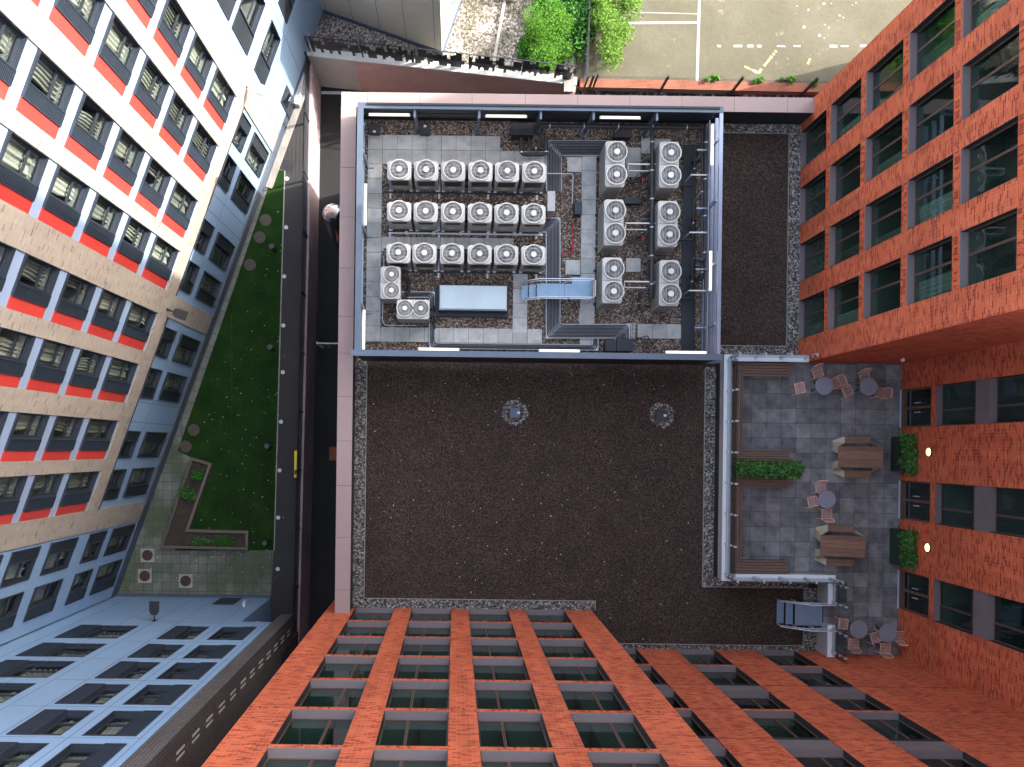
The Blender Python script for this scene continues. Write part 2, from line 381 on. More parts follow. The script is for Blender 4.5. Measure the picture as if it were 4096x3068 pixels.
# ------------------------------------------------------------------ facades
class Fac:
    """frame of a facade: origin, tangent (s), outward sign"""
    def __init__(f, O, T, sg):
        f.O = Vector((O[0],O[1],0)); f.T = Vector((T[0],T[1],0)).normalized(); f.N = Vector((-f.T.y, f.T.x, 0))*sg
        f.sg = sg; f.rz = math.atan2(f.T.y, f.T.x)
    def p(f, s_, z, d=0): q = f.O + f.T*s_ + f.N*d; return (q.x, q.y, z)
    def box(f, mb, s0, s1, d0, d1, z0, z1):
        v = [f.p(a, c, b) for c in (z0,z1) for (a,b) in ((s0,d0),(s1,d0),(s1,d1),(s0,d1))]
        mb.add(v, [(0,3,2,1),(4,5,6,7),(0,1,5,4),(1,2,6,5),(2,3,7,6),(3,0,4,7)])
    def wall(f, mb, s0, s1, z0, z1, openings, depth, d=0):
        ss = sorted({s0,s1} | {o[0] for o in openings} | {o[1] for o in openings}); ss = [x for x in ss if s0-1e-6 <= x <= s1+1e-6]
        for a, b in zip(ss, ss[1:]):
            if b-a < 1e-5: continue
            mid = (a+b)/2; cuts = sorted((o[2],o[3]) for o in openings if o[0] < mid < o[1]); z = z0
            for c0, c1 in cuts:
                if c0 > z: mb.quad(f.p(a,z,d), f.p(b,z,d), f.p(b,min(c0,z1),d), f.p(a,min(c0,z1),d))
                z = max(z, c1)
            if z < z1: mb.quad(f.p(a,z,d), f.p(b,z,d), f.p(b,z1,d), f.p(a,z1,d))
        for o in openings:
            a, b, c0, c1 = o[:4]; c1 = min(c1, z1); e = d-depth
            mb.quad(f.p(a,c0,d), f.p(a,c1,d), f.p(a,c1,e), f.p(a,c0,e)); mb.quad(f.p(b,c0,d), f.p(b,c0,e), f.p(b,c1,e), f.p(b,c1,d))
            mb.quad(f.p(a,c0,d), f.p(a,c0,e), f.p(b,c0,e), f.p(b,c0,d)); mb.quad(f.p(a,c1,d), f.p(b,c1,d), f.p(b,c1,e), f.p(a,c1,e))
CACHE = {}
def lbox(mb, sg, x0, x1, d0, d1, z0, z1): mb.box(x0, x1, sg*d0, sg*d1, z0, z1)
def win_orange(fac, par, s0, s1, z0, z1, mull, blind=False):
    """deep brown metal framed window: lining, sill, mullion, pane"""
    W_, H_ = round(s1-s0,3), round(z1-z0,3); key = ('o', W_, H_, mull, fac.sg)
    if key not in CACHE:
        m = MB(); sg = fac.sg
        lbox(m, sg, 0, W_, -.25, .012, 0, .035)                 # sill
        lin = m.mesh('window', MAUVE)
        m = MB(); lbox(m, sg, 0, .012, -.25, .003, .035, H_); lbox(m, sg, W_-.012, W_, -.25, .003, .035, H_)
        lbox(m, sg, .012, W_-.012, -.25, .003, H_-.02, H_)
        CACHE[('jamb',)+key] = m.mesh('jamb_lining', BLACKP)
        m = MB(); a, b, c, d = .012, W_-.012, .035, H_-.02
        lbox(m, sg, a, b, -.24, -.2, c, c+.035); lbox(m, sg, a, b, -.24, -.2, d-.05, d)
        lbox(m, sg, a, a+.03, -.24, -.195, c+.035, d-.05); lbox(m, sg, b-.03, b, -.24, -.195, c+.035, d-.05)
        x = a + (b-a)*mull
        lbox(m, sg, x-.034, x-.008, -.24, -.195, c+.035, d-.05); lbox(m, sg, x+.008, x+.034, -.24, -.195, c+.035, d-.05)
        frm = m.mesh('window_frame', BROWNF)
        m = MB(); y = -.215*sg; m.quad((a+.05,y,c+.05),(b-.05,y,c+.05),(b-.05,y,d-.05),(a+.05,y,d-.05)); pane = m.mesh('pane', GLASS)
        CACHE[key] = (lin, frm, pane)
    lin, frm, pane = CACHE[key]; p = fac.p(s0, z0)
    o = link('window', lin, par, p, fac.rz); link('window_frame', frm, o); link('jamb_lining', CACHE[('jamb',)+key], o); link('pane', pane, o)
    if blind and random.random() < .6:
        k2 = ('blind', W_, H_, fac.sg, random.randrange(3))
        if k2 not in CACHE:
            m = MB(); n = 14; x0_ = W_*(.55+.1*k2[4]); vs = []
            for j in (0,1):
                for i in range(n+1): vs.append((x0_+(W_-.06-x0_)*i/n, fac.sg*(-.34-.03*math.sin(i*2.1)), .08+(H_-.15)*j))
            m.add(vs, [(i,i+1,n+2+i,n+1+i) for i in range(n)], True); CACHE[k2] = m.mesh('curtain', GREENC)
        link('curtain', CACHE[k2], o)
    return o

def curtain_mesh(W_, H_, sg, cover, var, y0):
    m = MB(); n = 36; rnd = random.Random(var); ph = rnd.random()*6; vs = []
    gathered = rnd.uniform(.25,.6)
    for j in range(7):
        zz = .06 + (H_-.1)*j/6; pull = 1 - (1-cover)*(1 if j > 3 else .92)
        for i in range(n+1):
            u = i/n; x = .05 + (W_-.1)*u*pull + .04*math.sin(j*1.1+ph)*u
            yy = y0 - .05 - .035*math.sin(u*9*6.283*gathered + ph + .25*j) - .02*math.sin(u*31)
            vs.append((x if var % 2 else W_-x, sg*yy, zz))
    m.add(vs, [(j*(n+1)+i, j*(n+1)+i+1, (j+1)*(n+1)+i+1, (j+1)*(n+1)+i) for j in range(6) for i in range(n)], True); return m

def win_left(fac, par, s0, s1, z0, z1, gfrac, flip, red, rec=.28, curt=0, slats=True, lmat=None, red_w=.38):
    """recessed window with louvre beside it, optional red panel, curtain behind"""
    W_, H_ = round(s1-s0,3), round(z1-z0,3); sg = fac.sg; key = ('l', W_, H_, gfrac, flip, red, rec, curt, sg)
    if key not in CACHE:
        rw = red_w if red else 0; gw = gfrac; lw = W_-rw-gw       # glass width, louvre width
        def X(a): return a if not flip else W_-a
        res = {}
        m = MB()
        lbox(m, sg, X(0), X(gw), -rec, .01, 0, .03); lbox(m, sg, X(0), X(.03), -rec, .008, .03, H_)
        lbox(m, sg, X(.03), X(gw), -rec, .008, H_-.12, H_)
        f0, f1, g0, g1 = .03, gw, .03, H_-.12
        lbox(m, sg, X(f0), X(f1), -rec, -rec+.07, g0, g0+.06); lbox(m, sg, X(f0), X(f1), -rec, -rec+.07, g1-.09, g1)
        lbox(m, sg, X(f0), X(f0+.06), -rec, -rec+.07, g0+.06, g1-.09); lbox(m, sg, X(f1-.06), X(f1), -rec, -rec+.07, g0+.06, g1-.09)
        zt = g0 + (g1-g0)*.36
        lbox(m, sg, X(f0+.06), X(f1-.06), -rec, -rec+.06, zt-.035, zt+.035)
        res['window'] = m.mesh('window', SILLG if rec > .2 else FRAMED)
        m = MB(); y = (-rec+.03)*sg; m.quad((X(f0+.06),y,g0+.06),(X(f1-.06),y,g0+.06),(X(f1-.06),y,g1-.09),(X(f0+.06),y,g1-.09)); res['pane'] = m.mesh('pane', GLASSL)
        m = MB()
        a, b = X(gw), X(gw+lw)
        if a > b: a, b = b, a
        lbox(m, sg, a, b, -rec, -.037, 0, H_)
        lbox(m, sg, a, a+.035, -.035, .03, 0, H_); lbox(m, sg, b-.035, b, -.035, .03, 0, H_)
        lbox(m, sg, a+.035, b-.035, -.035, .03, 0, .04); lbox(m, sg, a+.035, b-.035, -.035, .03, H_-.04, H_)
        if slats:
            n = int((H_-.08)/.08)
            for i in range(n):
                z = .04 + (i+.5)*(H_-.08)/n; lbox(m, sg, a+.035, b-.035, .004, .016, z-.02, z+.02)
        res['louvre'] = m.mesh('louvre', LSLAT)
        m = MB(); lbox(m, sg, a+.01, b-.01, -.03, -.02, .05, H_-.05); res['louvre_backing'] = m.mesh('louvre_backing', DARKM)
        if red:
            m = MB(); a, b = X(W_-rw), X(W_)
            lbox(m, sg, a, b, -rec, -.01, 0, H_); res['red_panel'] = m.mesh('red_panel', REDP)
        if curt:
            cm = curtain_mesh(gw, H_, sg, (1.0,.8,.62,.45)[curt % 4], curt, -rec-.06)
            if flip: cm.v = [(W_-x,y,z) for x,y,z in cm.v]
            res['curtain'] = cm.mesh('curtain', CURT if curt % 3 else CURT2)
        CACHE[key] = res
    res = CACHE[key]; o = link('window', res['window'], par, fac.p(s0, z0), fac.rz)
    for k in ('pane','louvre','louvre_backing','red_panel','curtain'):
        if k in res: link(k, res[k], o)
    return o

# ================================================================== SETTING: ground levels
GZ = -8.4; NZ = -7.6; AZL = -11.3
def st(name, mb, m): return tag(mb.obj(name, m), kind='structure')
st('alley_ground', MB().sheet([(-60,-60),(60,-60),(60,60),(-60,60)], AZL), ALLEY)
RW0, RW1 = Vector((-7.37,19.15,0)), Vector((-7.66,-9.8,0))
west_edge = [(-7.36,26),(-7.37,19.15),(-7.41,10.5),(-7.66,-9.8),(-7.7,-14)]
st('ground', MB().prism([(-60,-60),(-7.9,-60)] + [(x-.02,y) for x,y in west_edge[::-1]] + [(-7.38,60),(-60,60)], AZL+.01, GZ, False), ASPH)
north_edge = [(-7.37,19.15),(5.7,17.88),(6.3,16.1)]
st('gravel_bed', MB().prism([(-9.6,19.4),(-7.37,19.2),(5.7,17.93),(5.7,50),(-14,50)], AZL+.02, NZ, False), NGRAV)
st('yard', MB().prism([(5.72,18.2),(50,17.9),(50,55),(5.72,55)], AZL+.02, NZ+.004, False), YARDM)
st('rubble_strip', MB().sheet([(5.75,13.98),(40,13.98),(40,17.9),(5.75,18.2)], -8.0), gravel('rubble', [(.02,.02,.02),(.06,.055,.05),(.12,.11,.1),(.3,.28,.26)], 5, b_str=1))
def P(px, py, z=GZ): return at(px, py, z)
st('paving', MB().sheet([P(-100,300),P(1108,611),P(1137,690),P(1130,750),P(1094,2201),P(1084,2400),P(440,2400),P(-100,2700)], GZ+.004), PAVEG)
# slab strip along the building foot, aligned with it
FL = Fac((-9.0345,14.6681), (-16.7345+9.0345,-7.5123-14.6681), 1)
ms = MB(); L0 = MB(); ms.add([FL.p(1.0,GZ+.008,-.6), FL.p(13.6,GZ+.008,-.6), FL.p(13.6,GZ+.008,.62), FL.p(1.0,GZ+.008,.42)], [(0,1,2,3)])
o = st('edge_paving', ms, PAVES)
for l in o.data.loops:
    v = Vector(o.data.vertices[l.vertex_index].co); q = v-FL.O; o.data.uv_layers[0].data[l.index].uv = (q.dot(FL.T), q.dot(FL.N)-.02)
lawn_poly = [P(1099,676),P(1137,684),P(1094.5,2201),P(700,2201),P(763,1829),P(711,1803)]
st('lawn', MB().sheet(lawn_poly, GZ+.012), TURF)
# lawn edging kerb
m = MB(); a = P(1137,684); b = P(1094.5,2201); m.prism([a,b,(b[0]+.05,b[1]),(a[0]+.05,a[1])], GZ, GZ+.03); st('lawn_kerb', m, CONC)
m = MB(); rg = random.Random(8)
for i in range(5200):
    x, y = rg.uniform(700,1135), rg.uniform(700,2195)
    if x < 1120-(y-650)*.352+14 and y < 1830 or (y > 1800 and x < 1010): continue
    a = P(x,y); q = rg.uniform(0,6.28); l = rg.uniform(.02,.06); h = rg.uniform(.02,.07)
    m.add([(a[0],a[1],GZ+.012),(a[0]+l*math.cos(q)*.4,a[1]+l*math.sin(q)*.4,GZ+.012),(a[0]+l*math.cos(q+1),a[1]+l*math.sin(q+1),GZ+.012+h)],[(0,1,2)])
for i in range(900):
    y = rg.uniform(1250,2190); a = P(925+rg.gauss(0,1.6),y); m.add([(a[0],a[1],GZ+.02),(a[0]+.05,a[1],GZ+.02),(a[0]+.02,a[1]+.04,GZ+.05)],[(0,1,2)])
GT = leafmat('grass_tufts', (.012,.045,.008), (.025,.075,.012), (.075,.13,.03))
tag(m.obj('grass_tufts', GT), 'short green grass tufts over the lawn', 'grass', kind='stuff')
# court markings and stains
def stripe(mb, a, b, w_, z):
    a = Vector(a); b = Vector(b); t = (b-a).normalized(); n = Vector((-t.y,t.x))*w_/2
    mb.sheet([tuple(a+n),tuple(b+n),tuple(b-n),tuple(a-n)], z)
m = MB(); z = NZ+.012
def Y_(x, y): return at(x, y, NZ)
stripe(m, Y_(2803,-200), Y_(2788,323), .13, z); stripe(m, Y_(2505,93), Y_(2798,90), .11, z+.004); stripe(m, Y_(2530,49), Y_(2795,56), .035, z)
rnd = random.Random(3)
x = 2868
while x < 3460:
    ln = rnd.uniform(8,40)
    if rnd.random() < .8: stripe(m, Y_(x,184+rnd.uniform(-1,1)), Y_(x+ln,185+rnd.uniform(-1,1)), rnd.uniform(.05,.14), z)
    x += ln + rnd.uniform(4,22)
st('white_court_lines', m, WORNW)
m = MB()
for a, b in (((3105,203),(3052,270)),((2978,266),(3035,293)),((3035,293),(3045,275)),((3240,235),(3230,258))):
    for k in range(6):
        p = Vector(a).lerp(Vector(b), k/6); q = Vector(a).lerp(Vector(b), (k+rnd.uniform(.5,1))/6); stripe(m, Y_(*p), Y_(*q), rnd.uniform(.07,.14), z+.004)
st('yellow_court_lines', m, WORNY)
m = MB()
for i in range(22):
    cx, cy = rnd.uniform(3120,3480), rnd.uniform(-20,150)
    if i % 4 == 0: cx, cy = rnd.uniform(2850,3300), rnd.uniform(0,320)
    c = Y_(cx, cy); r = rnd.uniform(.02,.10)*(.5 if i % 4 == 0 else 1)
    m.sheet([(c[0]+r*math.cos(t_*.7)*rnd.uniform(.5,1.3), c[1]+r*.8*math.sin(t_*.7)*rnd.uniform(.5,1.3)) for t_ in range(9)], z+.008+i*.0002)
st('bleached_patches', m, WORNW)

# ================================================================== LOW BUILDING (roof in the middle)
LB = empty('low_building', (0,0,0), 0, 'low brown roofed building with pinkish grey coping between the brick towers', 'building')
m = MB(); m.box(-4.6,17.9,-8.06,13.93,AZL+.02,-.02)
m.obj('wall', DARKM, LB)
MB().sheet([(-4.1,-8.06),(17.9,-8.06),(17.9,13.4),(-4.1,13.4)], 0).obj('roof_deck', SUBSTR, LB)
m = MB()
m.box(-4.1,-3.63,-6.5,13.4,0,.03); m.box(-3.63,5.8,-6.53,-6.14,0,.032)
m.box(10.16,10.66,-5.5,3.45,0,.03); m.box(10.66,14.5,-5.5,-5.05,0,.028); m.box(14.3,14.9,-8.06,-5.5,0,.026)
m.box(5.8,14.3,-8.06,-7.86,0,.03)
m.box(10.1,13.96,13.02,13.4,0,.03); m.box(13.46,13.96,4.35,13.02,0,.028); m.box(10.66,13.96,3.9,4.35,0,.026)
m.obj('gravel_border', PEBBLE, LB)
m = MB()
def edge(x0,y0,x1,y1): m.box(min(x0,x1)-.012,max(x0,x1)+.012,min(y0,y1)-.012,max(y0,y1)+.012,.0,.06)
for e in ((-3.63,-6.14,-3.63,3.4),(-3.63,-6.14,5.8,-6.14),(5.8,-6.5,5.8,-6.14),(10.16,-5.5,10.16,3.4),(10.16,-5.5,14.3,-5.5),(14.3,-7.86,14.3,-5.5),(5.8,-7.86,14.3,-7.86),(10.1,13.02,13.46,13.02),(13.46,4.35,13.46,13.02),(10.66,4.35,13.46,4.35)):
    edge(*e)
m.obj('gravel_edge_trim', plain('trim_aluminium', (.30,.29,.27), .5, .4), LB)
MB().sheet([(-3.8,3.55),(10.0,3.55),(10.0,13.38),(-3.8,13.38)], .012).obj('plant_gravel', PLANTG, LB)
# parapet: walls + coping in lengths with joints
m = MB(); m.box(-4.6,-4.1,-6.53,13.93,-.02,1.34); m.box(-4.1,13.96,13.42,13.93,-.02,1.34)
pw_ = m.obj('parapet', DARKM, LB)
m = MB(); y = -6.53
jy = [-6.53,-5.6,-3.55,-1.5,.25,2.0,3.7,5.15,7.05,9.05,11.0,12.95]
for a, b in zip(jy, jy[1:]+[13.38]): m.box(-4.645,-4.05,a+.006,b-.006,1.34,1.4)
jx = [-4.645,-3.6,-1.55,.5,2.6,4.65,6.7,8.75,10.8,12.9,13.96]
for a, b in zip(jx, jx[1:]): m.box(a+.006,b-.006,13.38,13.97,1.34,1.4)
m.obj('coping', PARAP, pw_)
# dark inner cladding between deck and terrace
MB().box(10.6,10.66,-5.05,3.6,.0,.55).obj('terrace_upstand', DARKM, LB)

# slab walkways on the plant roof
def slabrow(mb, x, y, nx, ny, skip=()):
    for i in range(nx):
        for j in range(ny):
            if (i,j) in skip: continue
            mb.box(x+i*.6+.008, x+(i+1)*.6-.008, y-(j+1)*.6+.008, y-j*.6-.008, .02, .055 + random.uniform(0,.004))
m = MB(); X0, Y0 = cr(C2, 950, 1085)                      # top left corner of slabs
Y0 = Y0
slabrow(m, X0, Y0, 9, 1); slabrow(m, X0, Y0-.6, 13, 1, ); slabrow(m, X0, Y0-1.2, 1, 12)
yb = cr(C6, 930, 1122)[1]
slabrow(m, X0, yb, 12, 1, {(3,0)} if False else ())
ym = cr(C6, 1060, 397)[1]; slabrow(m, X0+.6, ym, 9, 1)
xs, ys = cr(C3, 658, 1255); slabrow(m, xs, ys, 1, 13); m.box(xs-.6+.01, xs-.01, ys-.66, ys-.07, .02, .056)
xs2, ys2 = cr(C7, 527, 585); m.box(xs2, xs2+.59, ys2-.59, ys2, .02, .056)
xs3, ys3 = cr(C7, 105, 695); slabrow(m, xs3, ys3, 1, 4)
xs4, ys4 = cr(C7, 1105, 1097); slabrow(m, xs4, ys4, 3, 1)
xs5, ys5 = cr(C7, 1013, 570); m.box(xs5, xs5+.59, ys5-.55, ys5, .02, .056)
xs6, ys6 = cr(C3, 1135, 1118); m.box(xs6, xs6+.59, ys6-.6, ys6, .02, .056); m.box(xs6+.6, xs6+1.19, ys6-.6, ys6, .02, .057)
xs7, ys7 = cr(C3, 1013, 1190); m.box(xs7, xs7+.59, ys7-.6, ys7, .02, .056); m.box(xs7, xs7+.59, ys7-1.2, ys7-.61, .02, .054)
xs8, ys8 = cr(C7, 635, 975); slabrow(m, xs8, ys8, 1, 1)
tag(m.obj('path_slabs', ROOFSL), kind='structure')

# ================================================================== PLANT SCREEN
PS = empty('plant_screen', (3.1,8.3,0), 0, 'slate blue metal screen enclosing the rooftop air conditioning plant', 'screen')
def pobj(name, mb, m_, bevel=0, par=PS):
    o = mb.obj(name, m_, None, bevel); o.parent = par; o.matrix_parent_inverse = Matrix.Translation(-par.location); return o
m = MB(); m.box(-3.87,10.04,12.90,13.12,2.52,2.6); pobj('top_rail', m, SCREENM)
m = MB(); m.box(-3.87,-3.64,3.72,12.90,2.52,2.6); pobj('top_rail', m, SCREENM)
m = MB(); m.box(-4.02,10.12,3.49,3.72,2.50,2.6); pobj('top_rail', m, SCREENM)
m = MB()
for z0, xo in ((2.46,0),(1.9,.0),(1.3,.0),(.7,.0)):
    m.box(9.90+xo,10.04+xo,3.72,12.90,z0,z0+.12)
m.box(9.74,9.78,3.72,12.9,1.55,1.75); m.box(9.74,9.78,3.72,12.9,.9,1.1)
pobj('side_rails', m, SILVER)
m = MB()
for z0 in (2.3,1.85,1.4):
    m.box(-3.5,9.9,13.02,13.10,z0,z0+.36)
m.box(-3.74,9.9,13.10,13.13,1.25,2.52); pobj('north_panel', m, DARKM)
m = MB(); m.box(-3.84,-3.81,3.72,12.9,.35,2.52); m.box(-3.8,-3.74,3.72,12.9,.9,1.0); m.box(-3.8,-3.74,3.72,12.9,1.6,1.7); pobj('west_panel', m, SILVER)
m = MB(); m.box(-3.8,9.95,3.52,3.58,.25,2.5)
pobj('south_panel', m, DARKM)
m = MB()
for x_ in [-3.5+i*1.02 for i in range(14)]: m.box(x_, x_+.9, 3.60,3.95,.05,.09)
pobj('inner_apron', m, plain('blue_grey_apron', (.09,.115,.14), .5, 0, .2, .7))
MB().box(9.15,9.7,3.95,12.5,.03,.08).obj('apron', DARKM, None).parent = None
bpy.data.objects['apron'].parent = PS; bpy.data.objects['apron'].matrix_parent_inverse = Matrix.Translation(-PS.location)
for i, (ox, oy) in enumerate([(C2,1325),(C2,1845),(C3,330),(C3,755),(C3,1265)]):
    X = cr(ox, oy, 880, 2.5)[0]; m = MB(); m.box(X-.06,X+.06,12.90,13.0,.02,2.5); m.box(X-.17,X+.17,12.86,13.04,.02,.05); m.box(X-.04,X+.04,12.6,12.9,2.3,2.5)
    pobj('post', m, SCREENM)
for y_ in (4.9,7.2,9.6,11.9):
    m = MB(); m.box(9.80,9.90,y_-.05,y_+.05,.02,2.5); m.box(9.4,9.9,y_-.03,y_+.03,1.2,1.3); pobj('post', m, SILVER)
for y_ in (5.5,8.6,11.4):
    m = MB(); m.box(-3.74,-3.66,y_-.05,y_+.05,.02,2.5); m.box(-3.74,-3.45,y_-.03,y_+.03,.05,.12); pobj('post', m, SILVER)
# lit tubes on the screen
def tube_light(p0, p1, label):
    a, b = Vector(p0), Vector(p1); c = (a+b)/2; e = empty('tube_light', c, 0, label, 'light', 'lit tube lights on the plant screen')
    t = (b-a).normalized(); L = (b-a).length; n = Vector((-t.y,t.x,0)); m = MB()
    def bb(l0,l1,w0,z0,z1):
        vs = [tuple(t*l+n*ww+Vector((0,0,zz))) for zz in (z0,z1) for l,ww in ((l0,-w0),(l1,-w0),(l1,w0),(l0,w0))]
        mm.add(vs, [(0,3,2,1),(4,5,6,7),(0,1,5,4),(1,2,6,5),(2,3,7,6),(3,0,4,7)])
    mm = MB(); bb(-L/2-.02,L/2+.02,.05,-.05,-.012); mm.obj('housing', WHITEP, e)
    mm = MB(); bb(-L/2+.02,L/2-.02,.045,-.01,.035); mm.obj('diffuser', TUBEL, e)
NORD = ['left','middle','right']
for k, (a, b, y_) in enumerate(((cr(C2,955,918,2.1)[0], cr(C2,1285,918,2.1)[0], 12.86),(cr(C2,1895,935,2.1)[0], cr(C3,215,935,2.1)[0], 12.86),(cr(C3,805,945,2.1)[0], cr(C3,1130,945,2.1)[0], 12.86))):
    tube_light((a,y_-.02,2.1),(b,y_-.02,2.1), 'lit white tube light on the north side of the plant screen, %s one' % NORD[k])
for k, (a, b) in enumerate(((cr(C6,1355,1352,2.35)[0], cr(C6,1680,1352,2.35)[0]),(cr(C7,315,1368,2.35)[0], cr(C7,640,1368,2.35)[0]),(cr(C7,1335,1380,2.35)[0], cr(C7,1660,1380,2.35)[0]))):
    tube_light((a,3.80,2.35),(b,3.80,2.35), 'lit tube light along the blue south rail of the plant screen, %s one' % NORD[k])
for k, (a, b) in enumerate(((cr(C2,915,1480,2.1)[1], cr(C6,908,300,2.1)[1]),(cr(C6,900,985,2.1)[1], cr(C6,898,1305,2.1)[1]))):
    tube_light((-3.57,a,2.1),(-3.57,b,2.1), 'lit tube light inside the west wall of the plant screen, %s one' % ['upper','lower'][k])
for k, (a, b) in enumerate(((cr(C3,1713,1005,2.1)[1], cr(C3,1713,1330,2.1)[1]),(cr(C7,1700,510,2.1)[1], cr(C7,1700,830,2.1)[1]))):
    tube_light((9.76,a,2.1),(9.76,b,2.1), 'lit tube light among the silver east rails of the plant screen, %s one' % ['upper','lower'][k])

def rounded(pts, r, n=5):
    pts = [Vector(p) for p in pts]; out = [pts[0]]
    for i in range(1, len(pts)-1):
        a, b, c = pts[i-1], pts[i], pts[i+1]; u = (a-b).normalized(); v = (c-b).normalized(); k = min(r, (a-b).length*.45, (c-b).length*.45)
        p, q = b+u*k, b+v*k
        for j in range(n+1):
            t_ = j/n; out.append((1-t_)**2*p + 2*t_*(1-t_)*b + t_*t_*q)
    return out + [pts[-1]]
# ================================================================== AC UNITS
def fan(par, x, y, z, r, lines):
    m = MB(); m.ring(x, y, z, z+.13, r*.92, r, 28); 
    m.ring(x, y, z+.115, z+.124, r*.6, r*.6+.007, 24)
    if lines:
        for k in range(-6,7):
            xx = k*r*.14; h = math.sqrt(max(0,(r*.93)**2-xx*xx)); m.box(x+xx-.004,x+xx+.004,y-h,y+h,z+.117,z+.128)
    else:
        for k in range(-6,7):
            yy = k*r*.14; h = math.sqrt(max(0,(r*.93)**2-yy*yy)); m.box(x-h,x+h,y+yy-.0035,y+yy+.0035,z+.117,z+.128)
    g = m.obj('fan_guard', HUB, par)
    MB().cyl(x,y,z+.13,z+.15,r*.28,20).obj('hub', HUB, g)
    m = MB()
    for k in range(3):
        a0 = k*2.094+.4; vs = [(x,y,z+.04)]
        for q in range(7): a = a0 + q*.2; vs.append((x+r*.86*math.cos(a), y+r*.86*math.sin(a), z+.02+.012*q))
        m.add(vs, [(0,i,i+1) for i in range(1,7)])
    m.obj('fan_blades', COPPERB, g)
    MB().cyl(x,y,z-.0,z+.004,r*.9,28).obj('fan_well', BLACKP, g)
def unit_single(name, small):
    e = empty(name, (0,0,0), 0, 'x', 'air conditioner'); H = 1.55
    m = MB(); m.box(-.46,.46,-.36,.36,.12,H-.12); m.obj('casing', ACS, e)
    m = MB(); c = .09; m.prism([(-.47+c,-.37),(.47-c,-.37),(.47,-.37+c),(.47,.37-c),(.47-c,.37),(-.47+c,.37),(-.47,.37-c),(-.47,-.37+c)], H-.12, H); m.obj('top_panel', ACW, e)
    m = MB()
    if small:
        for k in range(5): m.box(-.27,.27,-.372,-.36,1.08+k*.055,1.11+k*.055)
        m.box(-.3,.3,-.366,-.36,1.04,1.36)
    else: m.box(-.34,.34,-.372,-.36,.75,1.36)
    m.obj('front_grille', plain('grille_dark_teal', (.018,.028,.032), .4) if 'grille_dark_teal' not in MT else MT['grille_dark_teal'], e)
    MB().box(-.46,-.34,-.42,.42,.03,.12).obj('foot_rail', STEEL, e); MB().box(.34,.46,-.42,.42,.03,.12).obj('foot_rail', STEEL, e)
    fan(e, 0, .02, H, .39, False)
    m = MB(); m.tube(rounded([(.44,.1,.45),(.56,.1,.4),(.56,.5,.12)], .1), .025, 6); m.tube(rounded([(.44,.16,.55),(.52,.16,.5),(.51,.5,.15)], .1), .018, 6); m.obj('pipe_tail', BLACKI, e)
    m = MB(); m.box(-.2,.08,-.374,-.366,.42,.62); m.obj('access_panel', ACW, e); remember(e); return e
UA = unit_single('outdoor_unit', False); UB = unit_single('outdoor_unit', True)
fx = [1000+1200/2.011,1000+1417/2.011,1000+1635/2.011,1000+1855/2.011,1000+2070/2.011,2000+277/2.011]
fy = [[1358/2.011+i*1.7 for i in range(6)], [750+182/2.011+i*2.3 for i in range(6)], [750+520/2.011+i*1.7 for i in range(6)]]
fxs = [fx, [1000+q/2.011 for q in (1198,1413,1632,1850,2065)]+[2000+272/2.011], [1000+q/2.011 for q in (1193,1403,1625,1848,2063)]+[2000+272/2.011]]
ROWN = ['top','middle','bottom']; used = {UA.name:False, UB.name:False}
for r in range(3):
    for i in range(6):
        X, Y = at(fxs[r][i], fy[r][i], 1.68); src = UB if r == 1 else UA
        lab = 'cream box air conditioner with round fan, %s in the %s row of six' % (ORD[i], ROWN[r])
        if not used[src.name]: used[src.name] = True; src.location = (X,Y-.02,0); src['label'] = lab; src['group'] = 'single fan air conditioners in three rows'
        else: dup(src, (X,Y-.02,0), 0, lab, 'single fan air conditioners in three rows')
# support rails under the rows
for r in range(3):
    a = at(fxs[r][0], fy[r][0], .1); b = at(fxs[r][5], fy[r][5], .1); yy = UA.location.y if r == 0 else at(fxs[r][0], fy[r][0], 1.68)[1]
    e = empty('support_frame', (a[0]-.6, yy, 0), 0, 'black steel support rails under the %s row of six air conditioners' % ROWN[r], 'support frame', 'support rails under the rows')
    L_ = at(fxs[r][5], fy[r][5], 1.68)[0]+.5-(a[0]-.6)
    m = MB(); m.box(0,L_,-.48,-.42,.02,.1); m.box(0,L_,.42,.48,.02,.1); m.obj('rail', DARKM, e)
    for k in range(4):
        m = MB(); xk = .25+k*(L_-.5)/3; m.box(xk-.04,xk+.04,-.68,.6,.0,.05); m.obj('foot', STEEL, e)
    if r == 1:
        m = MB(); m.box(.2,L_,-.56,-.50,.1,.14); m.obj('cable_tray', STEEL, e)
        for k in range(5):
            m = MB(); xk = .93+k*1.1; m.box(xk-.06,xk+.05,-.60,-.47,.12,.22); m.obj('isolator', MT.get('iso') or plain('iso', (.6,.58,.45)), e)
